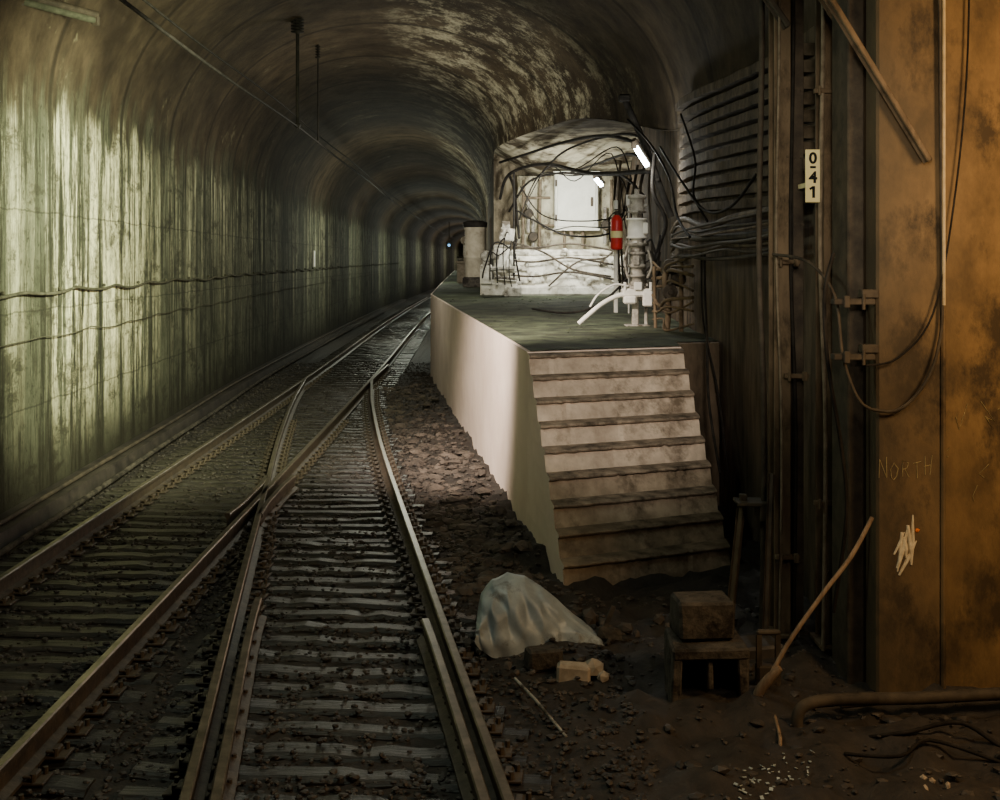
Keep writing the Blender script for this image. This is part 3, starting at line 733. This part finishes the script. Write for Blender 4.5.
make(mb,"lamp_pole",M_dark,label="dark bent pole carrying the bright tube lamp",category="pole")
tube_lamp("ceiling_lamp",(-4.62,11.6,5.02),(-4.2,12.4,5.0),M_tubeoff,"dull unlit strip lamp on the vault",r=.035)
sl=empty("signal_lamp",(-4.3,100,3.6),label="tiny blue lamp deep in the tunnel",category="lamp")
mb=MB(); mb.lathe((-4.25,100,3.9),[(.11,0),(.11,.06)],14,axis='Y'); make(mb,"lens",M_far,parent=sl)
mb=MB(); mb.box((-4.25,100.2,3.9),(.5,.2,.6),bev=.03); mb.box((-4.25,100.3,4.9),(.08,.08,1.9)); make(mb,"housing",M_dsteel,parent=sl)

# ---------------------------------------------------------------- cables over platform
def cable(name,pts,r,m,label,group=None,category="cable"):
    mb=MB(); mb.tube(cat(pts),r,8); return make(mb,name,m,label=label,category=category,group=group)
CG="black cables looping over the platform"
cable("overhead_cable",[(-.0,26.5,4.7),(.4,25,4.7),(1.2,22,4.7),(1.7,19,4.5),(2.0,16.2,4.05)],.028,M_dark,"black cable looping from vault to lamp pole",CG)
cable("overhead_cable",[(0.0,26.6,3.9),(.2,26,4.4),(.9,24.5,4.5),(1.6,21,4.05),(2.05,16.5,3.75)],.035,M_dark,"black cable looping from vault to lamp pole",CG)
cable("overhead_cable",[(.2,26.2,3.6),(.6,25.6,4.2),(1.2,25.0,4.35),(1.7,24.0,4.25),(2.2,22,4.1),(2.4,20,3.6)],.024,M_dark,"black cable looping over the white cabinet",CG)
cable("overhead_cable",[(2.1,15.9,3.9),(1.9,17,4.3),(1.6,20,4.55),(1.2,23,4.6),(.9,25.2,4.4)],.02,M_dark,"thin black cable rising to the vault",CG)
cable("overhead_cable",[(.2,26.2,4.4),(.3,25.9,4.1),(.35,25.5,3.6),(.4,25,3.0)],.03,M_dark,"black cable dropping down beside the pier",CG)
cable("overhead_cable",[(1.5,25.5,4.4),(1.9,24,4.45),(2.2,20,4.3),(2.1,16,3.6)],.025,M_dark,"black cable looping over the white cabinet",CG)
cable("overhead_cable",[(1.9,16,2.8),(1.7,16,2.3),(1.3,16.3,1.9),(.9,17,1.78),(.5,18.5,1.78)],.016,M_dark,"black cable trailing onto the platform",CG)
cable("overhead_cable",[(2.0,15.5,3.9),(1.95,15.3,3.4),(2.1,15.2,3.0),(1.95,15.1,2.5),(2.1,15,2.2)],.025,M_dark,"black cable hanging beside the valve stand",CG)
cable("overhead_cable",[(2.02,13.4,4.15),(2.08,12.8,3.6),(2.0,12.4,3.2),(2.04,11.8,2.9)],.012,M_dark,"black cable hanging across the brown ribs",CG)
cable("overhead_cable",[(1.7,16,4.4),(1.9,15.2,4.0),(2.0,14.2,3.5),(1.95,13.2,3.0),(1.9,12,2.75)],.014,M_dark,"black cable hanging across the brown ribs",CG)
cable("overhead_cable",[(2.05,9.6,3.2),(2.0,10.4,2.98),(1.98,11.6,3.0),(1.95,13.0,3.4),(1.95,14.6,3.9)],.013,M_dark,"black cable hanging across the brown ribs",CG)
for k in range(6):
    a0=R(.3,.7); b0=R(2.1,2.45); y_a=R(24.2,25.0); y_b=R(19,22); zm=R(3.2,3.6) if k%2 else R(4.2,4.5)
    cable("overhead_cable",[(a0,y_a,R(3.2,4.3)),(a0+.4,y_a-.3,zm+R(-.1,.15)),((a0+b0)/2,(y_a+y_b)/2,zm-R(0,.3)),(b0-.2,y_b+.5,zm+R(-.3,.2)),(b0,y_b,R(3.0,4.2))],R(.010,.02),M_dark,"black cable slung across the lit niche",CG)
for k in range(6):
    a0=R(2.3,2.45); cable("overhead_cable",[(a0,24-k*1.2,4.3+R(-.3,.3)),(a0-.1,23.8-k*1.2,3.6),(a0+R(-.15,.0),23.6-k*1.2,2.9),(a0-.05,23.5-k*1.2,1.85)],R(.015,.03),M_dsteel,"dark cable hanging down the niche side wall",CG)
for i,(z,r_,xo) in enumerate([(2.90,.032,.14),(2.83,.014,.2),(2.75,.034,.13),(2.66,.022,.19),(2.56,.020,.12),(2.70,.016,.26),(2.79,.012,.24),(2.61,.012,.22),(2.87,.012,.26)]):
    pts=[(xrb(9)-xo+.02,8.6,z+.02),(xrb(9)-xo,9.6,z-.03*(i%2)+R(-.02,.02)),(xrb(11)-xo-.02,11,z+R(-.03,.03)),(xrb(12)-xo-.05*(i%3),12.5,z-.03+R(-.03,.03)),(xrb(14)-xo-.03,14,z-.02*i+.1),(xrb(16)-.09,16,z)]
    cable("wall_pipe",pts,r_,M_rust if i%3==0 else M_dsteel,"dusty brown pipe running along the side wall","pipes along the side wall","pipe")
cable("hanging_cable",[(2.15,12.6,2.6),(2.10,12.3,2.2),(2.0,11.6,1.8),(1.95,11.2,1.2),(1.98,10.8,.6)],.012,M_dark,"thin black cable drooping down the side wall")
cable("hanging_cable",[(2.15,12.8,2.6),(2.1,12.4,1.9),(2.18,12.0,1.2),(2.18,11.5,.5)],.010,M_dark,"thin black cable drooping down the side wall")

def wcab(z0,r,sag,lab,ph=0,mtl=M_dark,clips=True):
    mb=MB(); pts=[];y=8+ph
    while y<75:
        s=((y-ph)%1.7)/1.7
        pts.append((xl(y)+.05,y,z0+.004*(y-11)-sag*4*s*(1-s)*(1+.6*noise.noise(Vector((y*.3,1,z0))))+.03*noise.noise(Vector((y*.6,0,z0)))))
        y+=.2
    mb.tube(pts,r,6)
    if clips:
        y=8+ph
        while y<45: mb.box((xl(y)+.03,y,z0+.004*(y-11)),(.04,.03,.04),bev=.01); y+=1.7
    make(mb,"wall_cable",mtl,label=lab,category="cable",group="cables along the streaked wall")
wcab(2.2,.018,.045,"dusty cable sagging between hooks on the streaked wall",mtl=M_faint)
wcab(1.72,.007,.03,"thin faint cable along the streaked wall",.6,mtl=M_faint,clips=False)
mb=MB(); yy=[4+i*1.5 for i in range(50)]; vs=[];fs=[]
for y in yy:
    a=xl(y); vs+=[(a,y,-.15),(a,y,.10),(a+.3,y,.10),(a+.33,y,-.15)]
for j in range(len(yy)-1):
    a=4*j;b=a+4; fs+=[(a+1,b+1,b+2,a+2),(a+2,b+2,b+3,a+3)]
mb.add(vs,fs); make(mb,"baseboard_left",M_rock,origin=(0,0,0),kind="structure",label="low sooty concrete curb at the wall base")
cable("ground_pipe",[(xl(y)+.47,y,.03+.02*(k%2)) for k,y in enumerate([4,8,12,16,20,26,34,44,60])],.03,M_block,"long pipe lying beside the curb",category="pipe")
cable("ground_pipe",[(xl(y)+.2,y,.13+.01*(k%2)) for k,y in enumerate([4,7,10,14,18,24,34,44,60])],.025,M_dsteel,"dark pipe lying on the curb",category="pipe")
mb=MB(); y=37; mb.box((xl(y)+.05,y,2.6),(.05,.26,.5),bev=.01)
make(mb,"marker_board",[M_white],label="small white marker board on the tunnel wall",category="sign")

# catenary
def wx(y): return LL(y)+.5
cable("contact_wire",[(wx(y),y,4.72+(.04 if k%2 else 0)) for k,y in enumerate([3,8,14,20,26,34,44,58,80,110])],.018,M_dark,"thin overhead contact wire above the track",category="wire")
cable("contact_wire",[(wx(y)-.35,y,5.15+(.05 if k%2 else 0)) for k,y in enumerate([3,8,14,20,26,34,44,58,80])],.014,M_dark,"thin overhead support wire above the track",category="wire")
for y,rr_ in ((20,.03),(22.5,.014)):
    x_=wx(y)
    e=empty("wire_hanger",(x_,y,4.72),label="dark vertical hanger with ribbed insulator holding overhead wire" if rr_>.02 else "thin dark vertical hanger rod holding overhead wire",category="hanger",group="overhead wire hangers")
    mb=MB(); mb.tube([(x_,y,4.72),(x_,y,6.6)],rr_,8); mb.box((x_,y,4.78),(.1,.16,.07) if rr_>.02 else (.05,.08,.05),bev=.02); make(mb,"rod",M_dark,parent=e)
    s_=1 if rr_>.02 else .45
    mb=MB(); pr_=[(.03*s_,0)]
    for k in range(5): pr_+=[(.04*s_,.05*k+.02),(.11*s_,.05*k+.03),(.11*s_,.05*k+.045),(.04*s_,.05*k+.06)]
    mb.lathe((x_,y,6.3),pr_,14); make(mb,"insulator",M_dark,parent=e)

# ---------------------------------------------------------------- right steelwork
def hcol(name,x,y,w,d,z1,m,label,z0=-.1):
    mb=MB(); t=.02
    mb.box((x,y-d/2,(z0+z1)/2),(w,t,z1-z0),bev=.004); mb.box((x,y+d/2,(z0+z1)/2),(w,t,z1-z0),bev=.004); mb.box((x,y,(z0+z1)/2),(t,d,z1-z0))
    mb.box((x,y,z0+.12),(w+.06,d+.08,.03),bev=.005)
    z=.5
    while z<z1:
        for sx in(-1,1): mb.cyl((x+sx*w*.3,y-d/2-.02,z),(x+sx*w*.3,y-d/2,z),.012,6)
        z+=.45
    make(mb,name,m,label=label,category="column",group="steel columns beside the wall")
hcol("steel_column",1.875,8.05,.11,.16,5.2,M_rust,"slim rusty brown steel column with rivets")
hcol("steel_column",2.0,8.1,.07,.1,5.2,M_dsteel,"thin dark steel column carrying the number sign")
hcol("steel_column",2.17,7.85,.16,.2,5.2,M_rust,"rusty brown steel column beside the ochre wall")
mb=MB(); mb.box((2.13,7.35,2.5),(.10,.35,5.3),bev=.01); make(mb,"steel_channel",M_dsteel,label="dark steel channel against the ochre wall edge",category="column")
def bar(name,a,b,w,m,label,cat_="beam"):
    a=Vector(a);b=Vector(b); d=(b-a); q=d.to_track_quat('Z','Y').to_matrix(); mb=MB(); mb.box((a+b)/2,(w,w*.7,d.length),rot=q,bev=.006)
    mb.box((a+b)/2+q@Vector((w*.5,0,0)),(w*.15,w*1.3,d.length),rot=q,bev=.004)
    return make(mb,name,m,label=label,category=cat_)
bar("diagonal_brace",(1.78,6.88,4.2),(2.47,6.9,3.08),.045,M_rust,"brown steel brace slanting across the ochre wall")
bar("diagonal_brace",(1.75,7.5,4.6),(2.25,7.5,3.85),.07,M_rust,"brown steel brace slanting between the columns")
bar("diagonal_brace",(1.55,7.9,4.55),(1.9,7.9,4.05),.05,M_dsteel,"dark steel brace at the column top")
# small brackets up the columns
for (bx_,by_,bz_) in ((1.9,7.93,2.5),(1.95,7.9,1.75),(1.9,7.93,.55),(2.1,7.72,.95),(2.1,7.72,3.6)):
    mb=MB(); mb.box((bx_,by_,bz_),(.16,.04,.03),bev=.004); mb.box((bx_+.05,by_-.03,bz_),(.03,.04,.06),bev=.004); mb.cyl((bx_-.05,by_-.03,bz_-.03),(bx_-.05,by_-.03,bz_+.03),.01,6)
    make(mb,"pipe_bracket",M_rust,label="small rusty pipe bracket bolted to the steel column",category="bracket",group="pipe brackets on the columns")
# sign
SX=1.98
sg=empty("number_sign",(SX,7.60,2.88),label="narrow cream number plate reading 0-41 on a column",category="sign")
mb=MB(); mb.box((SX,7.60,3.045),(.092,.012,.335),bev=.003); mb.box((2.0,7.8,3.0),(.03,.39,.03)); make(mb,"sign_plate",M_signw,parent=sg)
text_part("0",.074,.050,(SX,7.592,3.158),M_ink,"sign_character",sg)
mb=MB(); mb.box((SX,7.592,3.100),(.036,.004,.014)); make(mb,"sign_character",M_ink,parent=sg)
text_part("4",.074,.054,(SX,7.592,3.037),M_ink,"sign_character",sg)
mb=MB(); mb.box((SX+.004,7.592,2.943),(.017,.004,.074)); mb.box((SX-.010,7.592,2.967),(.024,.004,.013),rot=Matrix.Rotation(-.6,3,'Y')); make(mb,"sign_character",M_ink,parent=sg)
for i,(x_,y_,r_,m_) in enumerate([(1.78,8.2,.02,M_dsteel),(1.93,7.93,.012,M_dark),(2.07,7.72,.015,M_pipe),(2.21,7.68,.012,M_dark),(1.83,7.9,.009,M_pipe)]):
    pts=[(x_,y_,5.2),(x_+.01,y_,4),(x_-.01,y_,2.6),(x_+.02,y_-.02,1.4),(x_+.01,y_,.0)]
    cable("vertical_conduit",pts,r_,m_,"thin vertical conduit between the steel columns","vertical conduits","pipe")
M_cond=mat("pale_dusty_conduit",(.34,.26,.14),(.52,.41,.24),scale=9,rough=.6,bump=.1)
cable("wall_conduit",[(2.54,6.94,6.4),(2.54,6.94,4.5),(2.55,6.94,3.2),(2.56,6.94,2.3),(2.53,6.93,2.0),(2.45,6.92,1.8),(2.32,6.92,1.66),(2.2,6.93,1.64),(2.08,6.95,1.7),(2.0,7.0,1.95),(1.98,7.1,2.3),(1.9,7.4,2.5),(1.8,7.9,2.55)],.010,M_dsteel,"long dusty cable curving down the ochre wall",category="cable")
cable("wall_conduit",[(2.565,6.935,6.4),(2.565,6.935,5.0),(2.565,6.935,3.6),(2.565,6.935,2.25)],.011,M_cond,"pale dusty conduit running down the ochre wall",category="pipe")
cable("wall_conduit",[(2.72,6.94,4.6),(2.70,6.94,3.6),(2.62,6.94,2.8),(2.5,6.93,2.2),(2.3,6.92,1.95),(2.12,6.94,1.9)],.006,M_dark,"thin black wire drooping over the ochre wall",category="cable")
cable("wall_conduit",[(2.0,7.2,2.55),(1.92,7.1,2.3),(1.94,7.1,1.9),(2.02,7.1,1.4),(2.05,7.1,1.0),(2.0,7.2,.4)],.012,M_dark,"black wire looping down the columns",category="cable")
for z in(2.27,1.95):
    mb=MB(); mb.box((2.05,6.97,z),(.24,.08,.035),bev=.005); mb.box((2.0,6.93,z),(.035,.04,.07),bev=.005); mb.cyl((2.1,6.93,z-.045),(2.1,6.93,z+.045),.011,6); mb.box((2.15,7.0,z+.045),(.1,.08,.05),bev=.006)
    make(mb,"clamp_bracket",M_dsteel,label="dark rusty bolted clamp bracket at the wall edge",category="bracket",group="clamp brackets")
mb=MB(); mb.box((1.74,8.2,.86),(.26,.2,.025),bev=.005); mb.box((1.78,8.2,.8),(.04,.2,.1)); mb.box((1.66,8.2,.89),(.05,.05,.05),bev=.005); mb.box((1.80,8.22,.42),(.03,.03,.9),bev=.005)
make(mb,"bracket_shelf",M_dsteel,label="small rusty shelf bracket on a short post",category="bracket")
bar("leaning_board",(1.58,8.25,-.02),(1.68,8.30,.84),.045,M_rust,"short rusty board leaning beside the steel columns","board")
bar("leaning_board",(1.70,7.7,.02),(1.80,7.95,1.1),.035,M_dsteel,"dark thin board leaning beside the steel columns","board")

# ---------------------------------------------------------------- ground objects
mb=MB()
T=[(-.15,.18),(-.125,.31),(-.05,.40),(.05,.44),(.16,.42),(.27,.355),(.39,.25),(.52,.14),(.66,.02)]
B=[(-.16,.08),(-.12,.02),(-.04,-.03),(.06,-.05),(.17,-.05),(.28,-.02),(.39,.0),(.52,.0),(.68,.0)]
NC=72; rows=[]
def ev(P,t):
    s=t*(len(P)-1); i=min(int(s),len(P)-2); u=s-i; u=u*u*(3-2*u)*.5+u*.5
    return (P[i][0]*(1-u)+P[i+1][0]*u,P[i][1]*(1-u)+P[i+1][1]*u)
for q in range(-6,19):
    row_=[]
    for k in range(NC+1):
        t=k/NC; tx,tz=ev(T,t); bx_,bz=ev(B,t)
        if q<0:
            s=-q/6; x_=tx; z_=tz*(1-s**1.4)-.05*s; y_=7.98+.26*s*(1-.6*t); am=.4
        else:
            s=q/18; x_=tx+(bx_-tx)*s; z_=tz+(bz-tz)*s**1.4; y_=7.98-.34*math.sin(s*math.pi/2)*(1-.55*t); am=math.sin(math.pi*min(.85,s*.8+.15))
        # long folds fan out from the top ridge towards the pointed end
        u_=t*5.5-s*1.7+.35*noise.noise(Vector((t*4,s*3,2)))
        rd=abs((u_%1)-.5)*2; rd=1-rd**1.5
        rd2=1-2*abs(noise.noise(Vector((t*7,s*3.5,7))))
        y_-=am*(.055*rd+.03*rd2)*(1-.6*t); x_+=am*.012*noise.noise(Vector((t*9,s*5,4)))
        if q!=18: z_+=am*.018*noise.noise(Vector((t*8,s*4,9)))
        row_.append((x_,y_,z_))
    rows.append(row_)
v,f=loft(rows); mb.add(v,f,0,True)
make(mb,"crumpled_sheet",M_sheet,label="crumpled grey-blue sheet with long folds on the ground",category="sheet")
def blk(name,c,d,rz,m,label,cat_="brick",rx=0):
    mb=MB(); mb.box(c,d,rot=Matrix.Rotation(rz,3,'Z')@Matrix.Rotation(rx,3,'X'),bev=.015)
    for v in mb.v: v+=noise.noise_vector(v*9)*.012
    return make(mb,name,m,label=label,category=cat_)
blk("broken_brick",(.27,7.45,.04),(.22,.14,.13),.3,M_block,"dark broken brick leaning on the crumpled sheet")
blk("broken_brick",(.45,7.3,.0),(.2,.11,.11),-.15,M_pale,"pale dusty brick on the dirt")
mb=MB(); mb.rock((.57,7.3,.03),.075); mb.rock((.62,7.24,.0),.04)
make(mb,"rubble_lump",M_pale,label="pale lump of broken mortar on the dirt",category="rubble")
mb=MB(); mb.rock((.72,7.9,.05),.09)
mb.box((.70,7.9,.12),(.03,.03,.25),rot=Matrix.Rotation(.4,3,'Y'))
make(mb,"rubble_lump",M_block,label="dark stone lump with a wooden splinter",category="rubble")
for (x_,y_,r_) in ((.36,8.5,.13),(.62,8.35,.1),(.1,8.45,.1),(.85,8.1,.07),(-.2,7.75,.07),(.05,7.35,.05),(1.1,8.3,.06),(1.35,8.0,.07)):
    mb=MB(); mb.rock((x_,y_,.03),r_,sq=.8); mb.rock((x_+r_,y_-.04,.0),r_*.5); make(mb,"rubble_lump",M_rubble,label="dark muddy stone lump near the crumpled sheet",category="rubble")
mb=MB(); mb.tube([(.09,7.2,-.0),(.2,6.8,.02),(.35,6.34,-.01)],.009,8); make(mb,"metal_rod",M_grey,label="thin grey rod lying on the dirt",category="rod")
mb=MB()
bx,by=1.19,6.95
mb.box((bx-.19,by,.13),(.06,.36,.34),bev=.01); mb.box((bx+.19,by,.13),(.06,.36,.34),bev=.01); mb.box((bx,by,.29),(.44,.38,.07),bev=.012); mb.box((bx,by,-.02),(.44,.38,.06),bev=.01); mb.box((bx,by+.15,.13),(.38,.04,.3))
mb.box((bx,by-.12,.17),(.04,.1,.2),bev=.01)
for v in mb.v: v+=noise.noise_vector(v*8)*.02
make(mb,"concrete_block",M_block,label="large hollow grey concrete block standing on the dirt",category="concrete block",group="concrete blocks")
blk("concrete_block",(bx-.01,by+.05,.44),(.33,.26,.22),.08,M_block,"smaller grey concrete block stacked on the hollow one","concrete block")["group"]="concrete blocks"
blk("concrete_block",(1.62,7.6,.0),(.3,.25,.2),.2,M_rock,"grimy concrete block beside the steel columns","concrete block")["group"]="concrete blocks"
mb=MB(); mb.box((1.51,7.0,.15),(.03,.03,.36)); mb.box((1.62,7.0,.15),(.03,.03,.36)); mb.box((1.565,7.0,.34),(.14,.04,.03),bev=.01); mb.box((1.565,7.02,.08),(.13,.1,.14),bev=.01)
make(mb,"small_trestle",M_dsteel,label="small dark metal trestle standing on the dirt",category="trestle")
pk=empty("pickaxe",(1.47,6.72,0),label="old pick with worn wooden handle leaning on the wall",category="tool")
mb=MB(); mb.tube(cat([(1.47,6.72,.10),(1.62,6.74,.36),(1.82,6.78,.62),(2.0,6.84,.82),(2.14,6.9,1.03)]),.013,10)
make(mb,"handle",M_stick,parent=pk)
mb=MB(); p_=cat([(1.56,6.68,.24),(1.50,6.70,.17),(1.45,6.72,.09),(1.44,6.73,.02),(1.44,6.74,-.04)],4); mb.tube(p_,[.012+.018*math.sin(math.pi*min(1,(i+2)/(len(p_)))) for i in range(len(p_))],10); make(mb,"pick_head",M_stick,parent=pk)
blk("broken_brick",(1.50,6.6,.0),(.12,.07,.05),.1,M_brick,"small orange brick fragment on the dirt")
cable("floor_pipe",[(1.6,6.45,-.05),(1.6,6.45,.06),(1.66,6.46,.12),(1.85,6.5,.13),(2.3,6.55,.12),(2.9,6.6,.13),(3.6,6.6,.12)],.034,M_dsteel,"rusty pipe bending along the foot of the wall",category="pipe")
cable("floor_pipe",[(1.9,6.7,.03),(2.4,6.75,.05),(3.0,6.8,.04),(3.7,6.8,.04)],.025,M_dsteel,"dark thin pipe lying at the foot of the wall",category="pipe")
cable("floor_cable",[(1.9,6.3,.0),(2.1,6.2,.07),(2.4,6.25,.1),(2.6,6.1,.02),(2.9,6.2,.06)],.012,M_dark,"black cable curled on the dirt")
cable("floor_cable",[(1.75,6.1,.0),(2.0,6.0,.03),(2.2,6.15,.05),(2.5,6.0,.0)],.010,M_dark,"black cable curled on the dirt")
cable("floor_cable",[(1.5,6.55,.02),(1.47,6.3,.0),(1.42,6.1,-.03)],.010,M_stick,"thin brown stick lying on the dirt",category="stick")
mb=MB()
for i in range(160):
    x_,y_=R(1.1,1.62),R(5.5,6.1)
    if abs((x_-1.1)-(y_-5.5)*.7)>.12: continue
    mb.box((x_,y_,fh(x_,y_)+.012),(R(.005,.022),R(.005,.022),.003),rot=Matrix.Rotation(R(0,6),3,'Z')@Matrix.Rotation(R(-.6,.6),3,'X'))
make(mb,"glass_shard",M_glass,kind="stuff",label="scatter of glinting broken glass on the dirt",category="broken glass")
mb=MB()
for i in range(6): mb.rock((R(1.92,2.12),R(5.62,5.75),.02),R(.02,.035))
make(mb,"paper_scrap",M_pale,label="crumpled pale paper scraps on the dirt",category="litter")

# ---------------------------------------------------------------- lights
def light(t,loc,e,c,size=.3,spot=None,blend=.8,name="fill_and_lamp_light"):  # most are unseen fills, added without fixtures to brighten their subjects
    l=bpy.data.lights.new(name,t); l.energy=e; l.color=c
    l.shadow_soft_size=size
    if spot: l.spot_size=spot; l.spot_blend=blend
    o=bpy.data.objects.new(name,l); o.location=loc
    COL.objects.link(o); return o
def aim(o,t):
    d=Vector(t)-o.location; o.rotation_euler=d.to_track_quat('-Z','Y').to_euler()
l=light('SPOT',(-.5,10.0,3.8),5400,(.94,1.0,.64),.4,spot=1.5,blend=1.0); aim(l,(-5.0,15.2,2.7))
light('POINT',(-1.5,6.8,4.2),120,(.84,1.0,.80),.3)  # added fill for the rails and near track
l=light('SPOT',(-2.6,10.0,4.9),6000,(1.0,.84,.71),.3,spot=.8,blend=.9); aim(l,(-.3,14.3,1.35))
l=light('SPOT',(.7,2.6,4.3),1750,(1.0,.86,.71),.22,spot=.33,blend=.9); aim(l,(1.0,11.0,1.4))  # added camera-side spot for the platform steps
light('POINT',(3.5,4.6,3.4),300,(1.0,.64,.30),.4)
light('POINT',(1.5,3.6,3.8),90,(1.0,.84,.64),.4)
l=light('SPOT',(.6,1.5,3.4),700,(1.0,.86,.66),.3,spot=.42); aim(l,(1.95,8.0,2.85))  # added frontal spot for the number sign and columns
light('POINT',(1.75,15.3,3.7),50,(1.0,1.0,.92),.1)
l=light('SPOT',(.9,12.6,4.2),140,(1.0,1.0,.92),.1,spot=.9); aim(l,(1.75,15.0,2.4))
l=light('SPOT',(1.1,21.6,3.8),1000,(1.0,1.0,.90),.15,spot=1.2,blend=.8); aim(l,(1.2,26.5,3.0))  # added spot keeping light on the pier and plinth
light('POINT',(1.3,24.3,3.4),130,(1.0,1.0,.90),.15)
l=light('SPOT',(.2,21.5,3.9),160,(1.0,1.0,.90),.15,spot=.7); aim(l,(.0,24.0,2.6))
l=light('SPOT',(-1.6,27.6,3.9),420,(1.0,.97,.85),.15,spot=.8); aim(l,(-.7,32.0,2.7))  # added spot to brighten the canister
l=light('SPOT',(-.6,16.5,3.0),420,(1.0,.96,.80),.3,spot=1.3,blend=1.0); aim(l,(-.2,22.0,5.8))  # added uplight for the vault outside the niche
light('POINT',(-2.2,22.5,4.0),150,(1.0,.95,.76),.3)
light('POINT',(-3.0,38,3.4),270,(.95,1.0,.8),.3)  # from here on, unseen fills added to show the far tunnel
light('POINT',(-3.6,50,3.2),160,(.93,1.0,.8),.3)
light('POINT',(-3.6,64,3.2),220,(.92,1.0,.82),.3)
light('POINT',(-3.6,78,3.2),200,(.92,1.0,.82),.3)
light('POINT',(-3.6,94,3.2),240,(.94,.98,.82),.3)
light('POINT',(-3.5,112,3.2),240,(1.0,.96,.8),.3)
light('POINT',(-3.2,132,3.2),240,(1.0,.95,.8),.3)
light('POINT',(-2.6,152,3.2),220,(1.0,.93,.75),.3)
w=bpy.data.worlds.new("World"); bpy.context.scene.world=w; w.use_nodes=True
w.node_tree.nodes["Background"].inputs[0].default_value=(.5,.46,.36,1); w.node_tree.nodes["Background"].inputs[1].default_value=.03

cam=bpy.data.cameras.new("Camera"); co=bpy.data.objects.new("Camera",cam); COL.objects.link(co)
co.location=(0,0,2.5); co.rotation_euler=(math.pi/2,0,0)
cam.sensor_width=36; cam.lens=43.2; cam.shift_y=-.138; cam.clip_end=500
bpy.context.scene.camera=co
